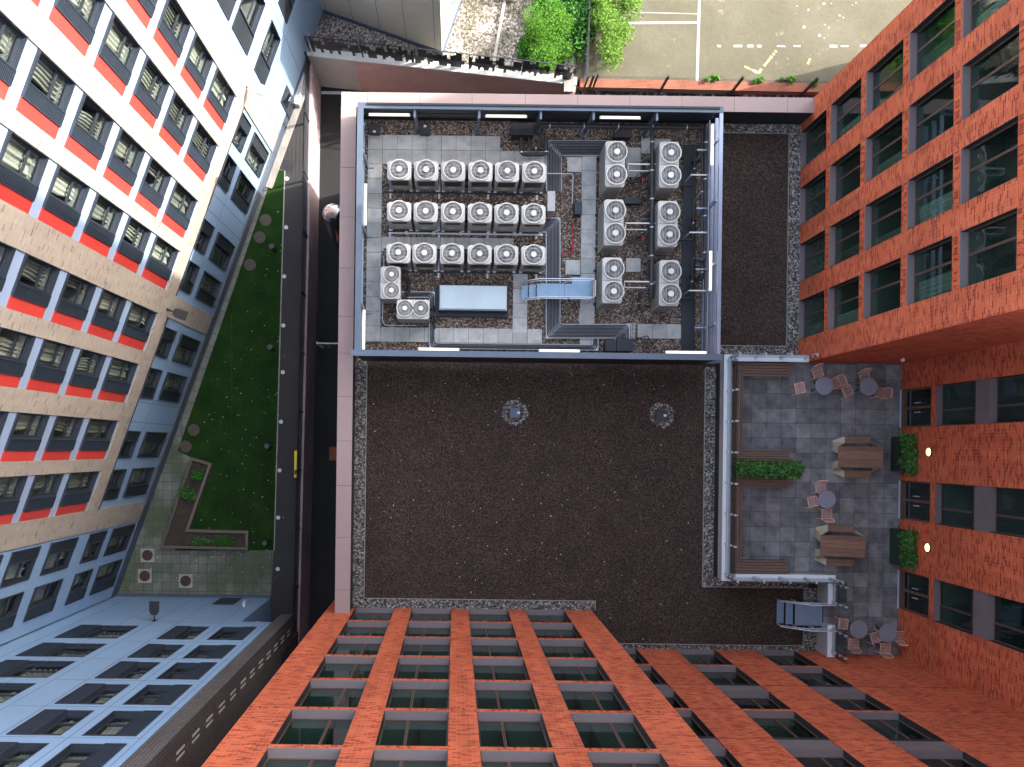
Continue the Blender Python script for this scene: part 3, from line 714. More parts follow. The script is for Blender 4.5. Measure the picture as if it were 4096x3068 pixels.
# twin-fan
def unit_twin(name, w_, l_, H, r, vert, sidegrid):
    e = empty(name, (0,0,0), 0, 'x', 'air conditioner'); x, y = w_/2, l_/2
    m = MB(); m.box(-x,x,-y,y,.12,H-.12); m.obj('casing', ACS, e)
    c = .07; m = MB(); m.prism([(-x-.01+c,-y-.01),(x+.01-c,-y-.01),(x+.01,-y-.01+c),(x+.01,y+.01-c),(x+.01-c,y+.01),(-x-.01+c,y+.01),(-x-.01,y+.01-c),(-x-.01,-y-.01+c)], H-.12, H)
    m.obj('top_panel', ACW, e)
    m = MB()
    if vert: m.box(-x,x,-.006,.006,H,H+.004)
    else: m.box(-.006,.006,-y,y,H,H+.004)
    m.obj('panel_seam', DARKM, e)
    if sidegrid:
        m = MB(); m.box(-x-.006,-x,-y+.06,y-.06,.25,H-.2); s = m.obj('coil', DARKM, e)
        m = MB()
        for k in range(11): z = .28+k*(H-.5)/10; m.box(-x-.014,-x-.006,-y+.05,y-.05,z-.012,z+.012)
        for k in range(15): yy = -y+.08+k*(l_-.16)/14; m.box(-x-.018,-x-.014,yy-.008,yy+.008,.25,H-.2)
        m.obj('coil_guard', ACS, s)
    m = MB(); m.box(-x+.08,x-.08,-y-.006,-y,.3,H-.25); s = m.obj('front_grille', DARKM, e)
    m = MB()
    for k in range(9): z = .32+k*(H-.6)/8; m.box(-x+.07,x-.07,-y-.014,-y-.006,z-.012,z+.012)
    for k in range(6): xx = -x+.1+k*(w_-.2)/5; m.box(xx-.01,xx+.01,-y-.018,-y-.014,.3,H-.25)
    m.obj('grille_bars', ACS, s)
    MB().box(-x-.12,x+.12,-y+.15,-y+.25,.02,.12).obj('foot_rail', DARKM, e); MB().box(-x-.12,x+.12,y-.25,y-.15,.02,.12).obj('foot_rail', DARKM, e)
    if vert: fan(e, .05, y*.5, H, r, True); fan(e, .05, -y*.5, H, r, True)
    else: fan(e, -x*.5, .03, H, r, True); fan(e, x*.5, .03, H, r, True)
    m = MB()
    for q in (-.35,-.1,.3): m.tube(rounded([(x-.02,q,.4),(x+.18,q,.4),(x+.22,q-.25,.12)], .1), .03, 6)
    m.obj('pipe_tail', BLACKI, e)
    remember(e); return e
UT = unit_twin('twin_fan_unit', .74, 1.76, 1.72, .405, True, True)
def mid(a, b): return ((a[0]+b[0])/2,(a[1]+b[1])/2)
tw = [(cr(C3,943,1222,1.85),cr(C3,940,1397,1.85)),(cr(C3,1377,1227,1.85),cr(C3,1377,1405,1.85)),(cr(C7,931,185,1.85),cr(C7,930,362,1.85)),(cr(C7,1367,197,1.85),cr(C7,1366,374,1.85)),(cr(C7,920,653,1.85),cr(C7,915,832,1.85)),(cr(C7,1377,675,1.85),cr(C7,1377,852,1.85))]
for k, (a, b) in enumerate(tw):
    X, Y = mid(a, b); X -= .05; lab = 'tall cream twin fan unit with wire side grid, %s of the %s column' % (('top','middle','bottom')[k//2], ('left','right')[k%2])
    g = 'twin fan units beside the long black pipe'
    if k == 0: UT.location = (X,Y,0); UT['label'] = lab; UT['group'] = g
    else: dup(UT, (X,Y,0), 0, lab, g)
US = unit_twin('small_twin_fan_unit', .76, 1.26, 1.35, .33, True, False)
X, Y = mid(cr(C6,1140,700,1.48),cr(C6,1137,823,1.48)); US.location = (X-.05,Y,0); US['label'] = 'small cream unit with two fans one above the other, below the bottom row'
US2 = unit_twin('small_twin_fan_unit', 1.26, .74, 1.3, .33, False, False)
X, Y = mid(cr(C6,1250,968,1.43),cr(C6,1370,972,1.43)); US2.location = (X,Y-.03,0); US2['label'] = 'smaller cream twin fan unit with fans side by side, next to the long white rooflight'

# ================================================================== ROOF PLANT THINGS
def thing(name, label, cat, loc=(0,0,0), group=None): return empty(name, loc, 0, label, cat, group)
def rectpx(o, x0, y0, x1, y1, z): a = cr(o,x0,y0,z); b = cr(o,x1,y1,z); return a[0], b[0], b[1], a[1]   # x0,x1,y0,y1
# rooflight
x0,x1,y0,y1 = rectpx(C6,1530,785,2062,982,.75); e = thing('rooflight', 'long pale blue rooflight on a dark kerb among the air conditioners', 'rooflight', (x0,y0,0))
W_, H_ = x1-x0, y1-y0
m = MB(); m.box(-.22,W_+.12,-.22,H_+.1,.0,.2); m.box(-.06,W_+.06,-.06,H_+.06,.2,.6); m.obj('kerb', DARKM, e)
m = MB(); m.box(0,W_,0,H_,.62,.75); m.obj('cap', plain('pale_cap', (.40,.50,.54), .35, .1, .1, 1), e, .02); m = MB(); m.box(-.02,W_+.02,-.02,H_+.02,.6,.62); m.obj('frame', STEEL, e)
# boxes
def rbox(name, label, cat, o, x0, y0, x1, y1, zt, mat, group=None, lid=True, sticker=None, z0=.02):
    a0,a1,b0,b1 = rectpx(o,x0,y0,x1,y1,zt); e = thing(name, label, cat, ((a0+a1)/2,(b0+b1)/2,0), group); w2, h2 = (a1-a0)/2, (b1-b0)/2
    MB().box(-w2+.02,w2-.02,-h2+.02,h2-.02,z0,zt-.05).obj('body', mat, e)
    MB().box(-w2,w2,-h2,h2,zt-.05,zt).obj('lid', mat, e, .01)
    if sticker: 
        sx, sy = sticker; MB().box(sx-.055,sx+.055,sy-.045,sy+.045,zt,zt+.004).obj('sticker', WHITEP, e)
    return e
SHEENBX = plain('blue_sheen_box', (.045,.075,.11), .35, .2, .2)  # blue sheen put into the colour of a black box
g = 'square inspection boxes on the roof'
rbox('inspection_box','black inspection box in the upper left corner of the gravel','box',C2,957,995,1045,1075,.35,BLACKP,g,sticker=(0,-.12))
rbox('inspection_box','black inspection box with white sticker, right of the upper left post','box',C2,1365,1000,1450,1080,.35,BLACKP,g,sticker=(0,.13))
rbox('inspection_box','black inspection box coloured with a blue sheen in a round gravel patch on the brown roof, left one','box',T3,80,262,163,345,.3,SHEENBX,g,sticker=(.14,0))
rbox('inspection_box','black inspection box in a round gravel patch on the brown roof, right one','box',T3,1258,283,1345,368,.3,BLACKP,g,sticker=(.13,0))
for i, (o_, x_, y_) in enumerate(((T3,121,303),(T3,1300,320))):
    c = cr(o_,x_,y_,0); m = MB(); n = 26; rr = random.Random(i)
    m.sheet([(c[0]+(.52+rr.uniform(-.05,.05))*math.cos(k*6.283/n), c[1]+(.52+rr.uniform(-.05,.05))*math.sin(k*6.283/n)) for k in range(n)], .02)
    m.obj('gravel_patch', PEBBLE, LB)
rbox('plant_box','large black pipe box against the north screen above the top row','box',C3,90,985,275,1085,.8,BLACKP)
rbox('plant_box','small black box behind the top left twin fan unit','box',C3,915,1045,1060,1105,.45,BLACKP)
rbox('plant_box','grey black box standing on the middle slab path','box',C7,602,112,660,215,.6,DARKM)
rbox('plant_box','dark box between the top and middle twin fan units','box',C7,1000,75,1138,130,.4,DARKM)
rbox('duct_box','grey metal duct box where the bent pipe tray ends','box',C7,940,1215,1075,1318,.75,DARKM)
rbox('duct_box','dark metal duct box left of the bent pipe tray end','box',C7,848,1222,936,1318,.7,DARKM)
rbox('control_cabinet','pale upright control cabinet right of the middle row','cabinet',C7,383,28,443,190,1.1,plain('pale_cabinet',(.36,.38,.38),.5))
# pipe bundles in trays
def offset(path, d):
    out = []; n = len(path)
    for i in range(n):
        p = Vector(path[i]).to_2d()
        if i == 0: t1 = t2 = (Vector(path[1]).to_2d()-p).normalized()
        elif i == n-1: t1 = t2 = (p-Vector(path[i-1]).to_2d()).normalized()
        else: t1 = (p-Vector(path[i-1]).to_2d()).normalized(); t2 = (Vector(path[i+1]).to_2d()-p).normalized()
        n1 = Vector((-t1.y,t1.x)); n2 = Vector((-t2.y,t2.x)); b = (n1+n2); k = d/max(.3,(1+n1.dot(n2))/1)*1.0
        q = p + b*k; out.append((q.x,q.y,path[i][2]))
    return out
def bundle(label, path, n, gap, r, tray=True, z=.16):
    p0 = path[0]; e = thing('pipe_tray', label, 'pipe tray', (p0[0],p0[1],0)); path = [(x-p0[0],y-p0[1],z) for x,y in path]
    if tray:
        m = MB(); hw = n*gap/2+.03
        L_ = offset(path, hw); R_ = offset(path, -hw)
        for i in range(len(path)-1):
            a, b, c, d = L_[i], L_[i+1], R_[i+1], R_[i]
            m.add([(a[0],a[1],z-.06),(b[0],b[1],z-.06),(c[0],c[1],z-.06),(d[0],d[1],z-.06)], [(0,1,2,3)])
        for Q in (L_, R_): m.tube([(x,y,z-.03) for x,y,_ in Q], .018, 4)
        m.obj('tray', STEEL, e)
    for k in range(n):
        m = MB(); q = offset(path, (k-(n-1)/2)*gap); m.tube(rounded(q, .16), r, 6); m.obj('pipe', BLACKI, e)
    return e
def pc(o, x, y, z=.16): return cr(o, x, y, z)
bundle('nine black insulated pipes on a tray bending down beside the top row', [pc(C3,860,1190),pc(C3,435,1190),pc(C3,435,1535)], 9, .062, .023)
bundle('nine black pipes running under the step bridge and bending right to the duct box', [pc(C7,340,300),pc(C7,428,300),pc(C7,428,1155),pc(C7,985,1155),pc(C7,985,1230)], 9, .058, .021)
bundle('thin black pipe run along the south edge of the plant area', [pc(C6,1230,930),pc(C6,1230,860),pc(C6,1466,860),pc(C6,1466,1272),pc(C7,768,1287),pc(C7,768,1215)], 3, .06, .024)
bundle('two short black pipes curving down beside the small twin fan unit', [pc(C6,1240,740),pc(C6,1280,740),pc(C6,1280,850)], 2, .06, .03, False)
def pipe(label, pts, r, clips=0, mat=BLACKI, z=None):
    p0 = Vector(pts[0]); e = thing('pipe', label, 'pipe', (p0.x,p0.y,0)); q = [(p[0]-p0.x,p[1]-p0.y,p[2]) for p in pts]
    MB().tube(rounded(q, r*2.2), r, 10).obj('pipe_run', mat, e)
    for k in range(clips):
        t_ = (k+.5)/clips; tot = [(Vector(q[i+1])-Vector(q[i])).length for i in range(len(q)-1)]; d = t_*sum(tot); i = 0
        while d > tot[i]: d -= tot[i]; i += 1
        a, b = Vector(q[i]), Vector(q[i+1]); c = a.lerp(b, d/tot[i]); u = (b-a).normalized()
        m = MB(); m.tube([c-u*.02, c+u*.02], r*1.18, 10); m.tube([c+Vector((0,0,-r)), Vector((c.x,c.y,.02))], .015, 5); m.obj('clip', STEEL, e)
    return e
def p3(o, x, y, z): a = cr(o,x,y,z); return (a[0],a[1],z)
pipe('thick black insulated pipe running along the north screen above the gravel', [p3(C3,310,1075,1.1),p3(C3,330,1010,1.1),p3(C3,1640,1025,1.1)], .10, 5)
pipe('long black pipe running down between the two twin fan columns', [p3(C3,1226,1030,1.2),p3(C7,1220,790,1.2),p3(C7,1214,890,1.0)], .085, 6)
pipe('long thin black pipe running close beside the longer one between the twin fan columns', [p3(C3,1190,1500,.6),p3(C7,1195,740,.6)], .03, 2)
pipe('outer black pipe along the east rails of the plant area', [p3(C3,1660,1000,1.2),p3(C7,1650,590,1.2),p3(C7,1570,570,1.2)], .085, 4)
pipe('inner black pipe along the east rails of the plant area', [p3(C3,1628,1060,1.1),p3(C7,1628,740,1.1),p3(C7,1585,740,.6)], .075, 4)
pipe('low black u bend pipe below the large black box', [p3(C3,172,1110,.4),p3(C3,172,1242,.4),p3(C3,370,1242,.4),p3(C3,370,1100,.5)], .085, 2)
pipe('inner low black u bend pipe below the large black box', [p3(C3,233,1110,.35),p3(C3,240,1195,.35),p3(C3,318,1190,.35),p3(C3,320,1080,.5)], .07, 1)
vpos = [('top',C3,1570,1200),('middle',C7,1560,130),('bottom',C7,1550,600)]
for nm, o_, x_, y_ in vpos:
    pipe('black branch pipe with valve on the dark strip, %s one on the east side' % nm, [p3(o_,x_+75,y_-45,1.0),p3(o_,x_,y_-30,1.0),p3(o_,x_-8,y_+290,.5),p3(o_,x_-130,y_+290,.4)], .05, 1)
for nm, o_, x_, y_ in [('top',C3,1150,1290),('middle',C7,1145,265),('bottom',C7,1120,835)]:
    pipe('black branch pipe with valve between the twin fan columns, %s one' % nm, [p3(o_,x_+85,y_-15,1.0),p3(o_,x_,y_,1.0),p3(o_,x_,y_+150,.5),p3(o_,x_-120,y_+180,.4)], .05, 1)
k = 0
for o_, x_, y_ in ((C3,1150,1430),(C7,1147,385),(C7,1122,900),(C3,1570,1290),(C7,1560,245),(C7,1550,708)):
    a = cr(o_,x_,y_,.75); nm = ('top','middle','bottom')[k%3]; sd = ('between the twin fan columns','on the dark strip by the east rails')[k//3]
    e = thing('valve', 'small red handled valve %s, %s one' % (sd, nm), 'valve', (a[0],a[1],0), 'red handled valves'); k += 1
    m = MB(); m.cyl(0,0,.4,.62,.06,10); m.box(-.03,.03,-.12,.1,.55,.62); m.obj('valve_body', DARKM, e); MB().box(-.02,.02,-.16,.02,.66,.69).obj('handle', REDVALVE, e); MB().box(-.01,.12,-.01,.01,.62,.65).obj('lever', REDVALVE, e)
# slotted channel brackets between the twin columns
for k, (o_, x_, y_) in enumerate(((C3,1030,1318),(C7,1010,285),(C7,1000,755))):
    a = p3(o_,x_,y_,1.15); e = thing('pipe_bracket', 'white slotted channel bracket crossing between the twin fan columns, %s one' % ('top','middle','bottom')[k], 'bracket', (a[0],a[1],0), 'slotted channel brackets')
    m = MB(); m.box(0,1.22,-.025,.025,1.1,1.15); m.box(0,.9,-.22,-.18,.9,.94); m.obj('channel', WHITEP, e)
    m = MB(); m.box(0,.04,-.2,.02,.02,1.1); m.box(.5,.54,-.22,-.18,.02,.9); m.obj('upright', WHITEP, e)
for k, (o_, x_, y_) in enumerate(((C3,1535,1405),(C7,1525,360),(C7,1520,828))):
    a = p3(o_,x_,y_,1.3); e = thing('pipe_bracket', 'short white channel bracket reaching to the east rails, %s one' % ('top','middle','bottom')[k], 'bracket', (a[0],a[1],0), 'short channel brackets')
    MB().box(0,.75,-.025,.025,1.26,1.3).obj('channel', WHITEP, e); MB().box(.0,.04,-.02,.02,.02,1.26).obj('upright', WHITEP, e)
# thin red and white conduits
def conduit(label, pts, r, mat): p0 = Vector(pts[0]); return tag(MB().tube(rounded(pts, .08), r, 6).obj('conduit', mat), label, 'conduit')
conduit('red conduit bending beside the middle slab path', [p3(C7,588,270,.1),p3(C7,582,525,.1),p3(C7,488,530,.1)], .02, REDVALVE)
conduit('grey steel conduit running from the top row to the slab path', [p3(C3,375,1395,.5),p3(C3,588,1398,.3),p3(C3,580,1640,.1),p3(C7,585,120,.1)], .02, STEEL)
conduit('pale conduit around the two small twin fan units', [p3(C6,1105,505,.5),p3(C6,1078,545,.1),p3(C6,1065,1070,.1),p3(C6,1085,1108,.1),p3(C6,1340,1110,.1)], .022, STEEL)
conduit('loose black cable looping on the gravel beside the duct box', [p3(C7,1040,1210,.1),p3(C7,1130,1208,.1),p3(C7,1190,1190,.1),p3(C7,1215,1250,.1),p3(C7,1170,1305,.1),p3(C7,1145,1270,.12),p3(C7,1180,1235,.12),p3(C7,1240,1270,.1),p3(C7,1305,1375,.1)], .014, BLACKP)
# wire mesh tray end
x0,x1,y0,y1 = rectpx(C7,1015,1093,1085,1212,.15); m = MB()
for k in range(12): m.box(x0,x1,y0+k*(y1-y0)/11-.006,y0+k*(y1-y0)/11+.006,.12,.14)
for k in range(6): m.box(x0+k*(x1-x0)/5-.006,x0+k*(x1-x0)/5+.006,y0,y1,.14,.152)
tag(m.obj('mesh_tray', STEEL), 'short pale mesh tray at the end of the bent pipe run', 'cable tray')
# step bridge over the tray
x0,x1,y0,y1 = rectpx(C7,298,772,736,900,.75); e = thing('step_bridge', 'blue steel step bridge with handrails crossing the pipe tray', 'step bridge', (x0,y0,0))
L_, D_ = x1-x0, y1-y0
m = MB(); m.box(0,L_*.5-.006,0,D_,.70,.75); m.box(L_*.5+.006,L_,0,D_,.70,.75); m.box(L_*.64,L_,D_,D_+.28,.69,.74); m.obj('platform', GALVB, e)
for k, z in ((1,.5),(2,.26)):
    m = MB(); m.box(-.29*k,-.29*(k-1)-.02,0,D_,z-.04,z); m.obj('tread', GALVB, e)
for yy in (-.05, D_+.05):
    m = MB()
    for xx in (-.5,.15,L_*.55,L_-.05):
        zb = .05
        m.tube([(xx,yy,zb),(xx,yy,1.55)], .02, 6)
    m.tube([(-.55,yy,.95),(.1,yy,1.55),(L_-.02,yy,1.55)], .022, 6); m.tube([(-.5,yy,.55),(.12,yy,1.15),(L_-.02,yy,1.15)], .018, 6); m.obj('handrail', STEEL, e)
m = MB()
for z in (1.55,1.15): m.tube([(L_+.03,0,z),(L_+.03,D_,z)], .022, 6)
m.tube([(L_+.03,0,.7),(L_+.03,0,1.55)], .02, 6); m.tube([(L_+.03,D_,.7),(L_+.03,D_,1.55)], .02, 6); m.obj('end_rail', STEEL, e)

# ================================================================== BRICK TOWERS
TOPZ = 34.0; TS = 20.5; TSE = 18.0; TT = 34.0
def rooms(par, fac, s0, s1, z0, n, pitch, depth=2.2, mat=GREENIN):
    m = MB()
    for k in range(n+1):
        z = z0 + k*pitch - .12
        m.quad(fac.p(s0,z,-.27), fac.p(s1,z,-.27), fac.p(s1,z,-depth), fac.p(s0,z,-depth))
        m.quad(fac.p(s0,z+.18,-.24), fac.p(s1,z+.18,-.24), fac.p(s1,z+.18,-depth), fac.p(s0,z+.18,-depth))
    m.obj('room_floors', mat, par)
    m = MB(); m.quad(fac.p(s0,z0,-depth), fac.p(s1,z0,-depth), fac.p(s1,z0+n*pitch,-depth), fac.p(s0,z0+n*pitch,-depth)); m.obj('room_wall', DARKIN, par)
    m = MB()
    for s_ in [s0 + i*(s1-s0)/max(1,round((s1-s0)/2.3)) for i in range(max(1,round((s1-s0)/2.3))+1)]:
        m.quad(fac.p(s_,z0,-.24), fac.p(s_,z0,-depth), fac.p(s_,z0+n*pitch,-depth), fac.p(s_,z0+n*pitch,-.24))
    m.obj('room_partitions', DARKIN, par)
def soldier(mb, fac, s0, s1, z, h=.19):      # raised course of upright bricks across a pier
    fac.box(mb, s0, s1, .0, .012, z, z+h)
SOLD = brick('soldier_brick', (.56,.10,.035), (.29,.035,.014), (.62,.14,.055), (.56,.18,.09), share=.35, bw=.075, bh=.225, joint=.006, patch=.1)
JOINTM = plain('dark_joint', (.05,.02,.015), .9)
# south block
FS = Fac((-3.973,-6.53), (1,0), 1)
SB = empty('brick_tower', (0,0,0), 0, 'orange brick tower at the bottom centre with four columns of paired windows', 'building')
ops = []; cols = [(0,1.6,.62),(2.3,3.9,.38),(4.6,6.2,.38),(6.9,8.5,.62)]
for s0, s1, mu in cols:
    for k in range(7):
        z0 = 0.02 if k == 0 else 2.97 + (k-1)*2.94; z1 = (2.70 if k == 0 else z0+2.66)
        ops.append((s0,s1,z0,z1)); 
m = MB(); FS.wall(m, -1.11, 9.62, AZL, TS, ops, .27); 
m.quad((5.65,-6.53,0),(5.65,-20,0),(5.65,-20,TS),(5.65,-6.53,TS)); m.quad((-5.083,-6.53,AZL),(-5.083,-20,AZL),(-5.083,-20,TS),(-5.083,-6.53,TS)); m.quad((-5.083,-20,AZL),(5.65,-20,AZL),(5.65,-20,TS),(-5.083,-20,TS)); SBW = m.obj('wall', ORANGE, SB)
MB().sheet([(-5.083,-6.53),(5.65,-6.53),(5.65,-20),(-5.083,-20)], TS).obj('roof', CONC, SB)
for (s0,s1,z0,z1), mu in zip(ops, [c[2] for c in cols for k in range(7)]): win_orange(FS, SB, s0, s1, z0, z1, mu)
rooms(SB, FS, -1.0, 9.5, 0.02, 6, 2.94)
m = MB()
for k in range(6):
    z = 2.72 + k*2.94 if k else 2.74
    for a, b in ((-1.11,-.04),(1.64,2.26),(3.94,4.56),(6.24,6.86),(8.54,9.62)):
        if k % 2 == 0: soldier(m, FS, a, b, z)
    for a, b in ((0,1.6),(2.3,3.9),(4.6,6.2),(6.9,8.5)): FS.box(m, a, b, 0, .008, z, z+.2)
weld(SBW, m, SOLD)
# south east block
FSE = Fac((6.936,-8.06), (1,0), 1)
SE = empty('brick_tower', (0,0,0), 0, 'set back orange brick wing in the lower right with tall double windows', 'building')
ops = []
for s0, s1, mu in ((-1.05,.55,.62),(2.15,3.75,.60),(5.41,7.0,.60)):
    ops.append((s0,s1,.02,2.68,mu)); z = 2.92
    while z < 12: ops.append((s0,s1,z,z+2.66,mu)); ops.append((s0,s1,z+2.66,z+3.62,'p')); ops.append((s0,s1,z+3.62,z+5.72,mu)); z += 5.95
m = MB(); hole = []
for s0, s1 in ((-1.05,.55),(2.15,3.75),(5.41,7.0)):
    hole.append((s0,s1,.02,2.68)); z = 2.92
    while z < 12: hole.append((s0,s1,z,z+5.72)); z += 5.95
FSE.wall(m, -1.286, 10.964, -.5, TSE, hole, .27); m.quad((17.9,-8.06,-.5),(17.9,-20,-.5),(17.9,-20,TSE),(17.9,-8.06,TSE)); m.quad((5.65,-20,-.5),(17.9,-20,-.5),(17.9,-20,TSE),(5.65,-20,TSE)); SEW = m.obj('wall', ORANGE, SE)
MB().sheet([(5.65,-8.06),(17.9,-8.06),(17.9,-20),(5.65,-20)], TSE).obj('roof', CONC, SE)
for o_ in ops:
    if o_[4] == 'p':
        m = MB(); FSE.box(m, o_[0]+.003, o_[1]-.003, -.23, -.05, o_[2], o_[3]); m.obj('spandrel_panel', MAUVE, SE)
    else: win_orange(FSE, SE, *o_[:5])
rooms(SE, FSE, -1.2, 10.8, .02, 5, 2.97)
m = MB()
for k in range(6):
    z = 2.74 + k*2.975
    for a, b in ((.59,2.11),(3.79,5.37),(7.04,10.96)): FSE.box(m, a, b, 0, .004, z-.012, z+.006)
weld(SEW, m, JOINTM)
# east block
FE = Fac((13.95,10.88), (0,-1), -1)
EB = empty('brick_tower', (0,0,0), 0, 'tall orange brick tower on the right with four columns of windows above the brown roof', 'building')
ecols = [(-2.2,-.68,.42),(.08,1.6,.42),(2.38,3.92,.42),(4.68,6.26,.42)]; ops = []
for s0, s1, mu in ecols:
    for k in range(10): ops.append((s0,s1,3.0*k+.02,3.0*k+2.62,mu))
m = MB(); FE.wall(m, -3.13, 7.25, -12, TOPZ, [o_[:4] for o_ in ops], .27)
m.quad((13.95,14.01,-12),(30,14.01,-12),(30,14.01,TOPZ),(13.95,14.01,TOPZ)); m.quad((13.95,3.63,.0),(30,3.63,.0),(30,3.63,TOPZ),(13.95,3.63,TOPZ)); m.quad((30,14.01,-12),(30,3.63,-12),(30,3.63,TOPZ),(30,14.01,TOPZ)); EBW = m.obj('wall', ORANGE, EB)
MB().sheet([(13.95,14.01),(30,14.01),(30,3.63),(13.95,3.63)], TOPZ).obj('roof', CONC, EB)
for s0, s1, z0, z1, mu in ops: win_orange(FE, EB, s0, s1, z0, z1, mu, True)
m = MB(); m.box(22,30,14.02,20.0,-12,17.6); m.obj('unseen_sun_block', ORANGE, EB)  # unseen block added to keep low sun off the plant roof
rooms(EB, FE, -3.0, 7.1, .02, 10, 3.0)
m = MB()
for k in range(11):
    z = 2.76+3.0*k if k else 2.76
    for a, b in ((-3.13,-2.24),(-.64,.04),(1.64,2.34),(3.96,4.64),(6.30,7.25)): FE.box(m, a, b, 0, .004, z-.1, z-.08)
    for a, b, _ in ecols: FE.box(m, a, b, 0, .006, z-.12, z+.2)
weld(EBW, m, SOLD)
# terrace wall block
FT = Fac((17.9,2.59), (0,-1), -1)
TB = empty('brick_tower', (0,0,0), 0, 'shaded orange brick wall behind the terrace with three glazed doors', 'building')
hole = []
for a, b in ((0,1.52),(3.63,5.17),(7.21,8.78)):
    hole.append((a,b,.58,2.95)); z = 3.3
    while z < 9.5: hole.append((a,b,z,z+5.55)); z += 5.95
m = MB(); FT.wall(m, -1.04, 10.65, -.5, TT, hole, .27); m.quad((30,3.62,-.5),(30,-20,-.5),(30,-20,TT),(30,3.62,TT)); m.quad((17.9,-20,-.5),(30,-20,-.5),(30,-20,TT),(17.9,-20,TT)); m.quad((17.9,-8.06,TSE),(17.9,-20,TSE),(17.9,-20,TT),(17.9,-8.06,TT)); m.quad((18,3.6,-.5),(30,3.6,-.5),(30,3.6,TT),(18,3.6,TT)); TBW = m.obj('wall', ORANGE, TB)
MB().sheet([(17.9,3.63),(30,3.63),(30,-20),(17.9,-20)], TT).obj('roof', CONC, TB)
for a, b in ((0,1.52),(3.63,5.17),(7.21,8.78)):
    z = 3.3
    while z < 9.5:
        win_orange(FT, TB, a, b, z, z+2.5, .62); m = MB(); FT.box(m, a+.003, b-.003, -.23, -.05, z+2.5, z+3.45); m.obj('spandrel_panel', MAUVE, TB); win_orange(FT, TB, a, b, z+3.45, z+5.5, .62); z += 5.95
rooms(TB, FT, -.9, 10.4, .55, 4, 2.97)
m = MB()
for k in range(1): FT.box(m, -1.04, 10.65, 0, .004, 9.0+k*5.95, 9.02+k*5.95)
FT.box(m, 8.9, 10.65, 0, .004, 2.95, 2.97); weld(TBW, m, JOINTM)
for a, b in ((0,1.52),(3.63,5.17),(7.21,8.78)):
    w_ = b-a; p = FT.p(a,.6,0); m = MB()
    def B(x0,x1,d0,d1,z0,z1): m.box(p[0]+d0*-1, p[0]+d1*-1, p[1]-x0, p[1]-x1, .6+z0, .6+z1)
    B(.003,w_-.003,-.23,.02,-.02,.03)
    B(.003,.07,-.2,-.08,.03,2.33); B(w_-.07,w_-.003,-.2,-.08,.03,2.33); B(.07,w_-.07,-.2,-.08,2.2,2.33); B(w_/2-.05,w_/2+.05,-.2,-.08,.03,2.2)
    B(.07,w_/2-.05,-.2,-.1,.03,.16); B(w_/2+.05,w_-.07,-.2,-.1,.03,.16); B(.07,w_/2-.05,-.2,-.1,2.1,2.2); B(w_/2+.05,w_-.07,-.2,-.1,2.1,2.2)
    d = m.obj('door', BROWNF, TB)
    m = MB(); B(.07,w_-.07,-.16,-.15,.16,2.1); m.obj('pane', GLASS, d)
    m = MB(); B(w_/2-.2,w_/2-.17,-.1,-.02,1.0,1.35); B(w_/2+.17,w_/2+.2,-.1,-.02,1.0,1.35); m.obj('handle', STEEL, d)
    m = MB(); B(0,w_,.02,.06,-.02,.05); m.obj('threshold', plain('sky_tinted_threshold', (.5,.55,.7), .3, .3) if 'sky_tinted_threshold' not in MT else MT['sky_tinted_threshold'], d)  # white-blue sky reflection put into the threshold's colour
for k, s_ in enumerate((2.49,6.09)):
    p = FT.p(s_,2.9,0); e = thing('wall_lamp', 'round glowing wall lamp above the %s wall planter' % ('upper','lower')[k], 'lamp', p, 'round lamps on the terrace wall')
    m = MB(); m.cyl(0,0,-.1,-.045,.17,24); m.xf(Matrix.Rotation(R(90),4,'Y') @ Matrix.Translation((0,0,.0))); m.v = [(-abs(v[0])+.04,v[1],v[2]) for v in m.v]; m.obj('backplate', DARKM, e)
    m = MB(); n = 20; 
    for i in range(5):
        t0 = i*R(18); 
        for j in range(n): m.v.append((-.06-.06*math.sin(t0), .15*math.cos(t0)*math.cos(j*6.283/n), .15*math.cos(t0)*math.sin(j*6.283/n)))
    for i in range(4):
        for j in range(n): m.f.append((i*n+j,i*n+(j+1)%n,(i+1)*n+(j+1)%n,(i+1)*n+j))
    m.f.append(tuple(4*n+j for j in range(n))); m.obj('diffuser', LAMPL, e)
for k, (x_, y_) in enumerate(((1325,1215),(1445,1238))):
    a = fac_pt = None
    s_, z_ = ((5.45,1.75),(5.5,2.75))[k]; p = FT.p(s_,z_,0); m = MB(); m.box(p[0]-.09,p[0],p[1]-.05,p[1]+.05,p[2]-.05,p[2]+.05); m.box(p[0]-.12,p[0]-.09,p[1]-.03,p[1]+.03,p[2]-.03,p[2]+.03)
    tag(m.obj('alarm_sounder', REDVALVE), 'small red alarm box on the wall near the lower door, %s one' % ('nearer the planter','nearer the lamp')[k], 'alarm')
p = (16.4,3.56,3.4); m = MB(); m.cyl(0,0,0,.12,.06,12); m.tube([(0,0,.1),(0,.1,.14)], .02, 6); m.xf(Matrix.Translation((16.6,3.5,3.3))); tag(m.obj('security_camera', WHITEP), 'small white camera on the shaded brick wall above the terrace', 'camera')

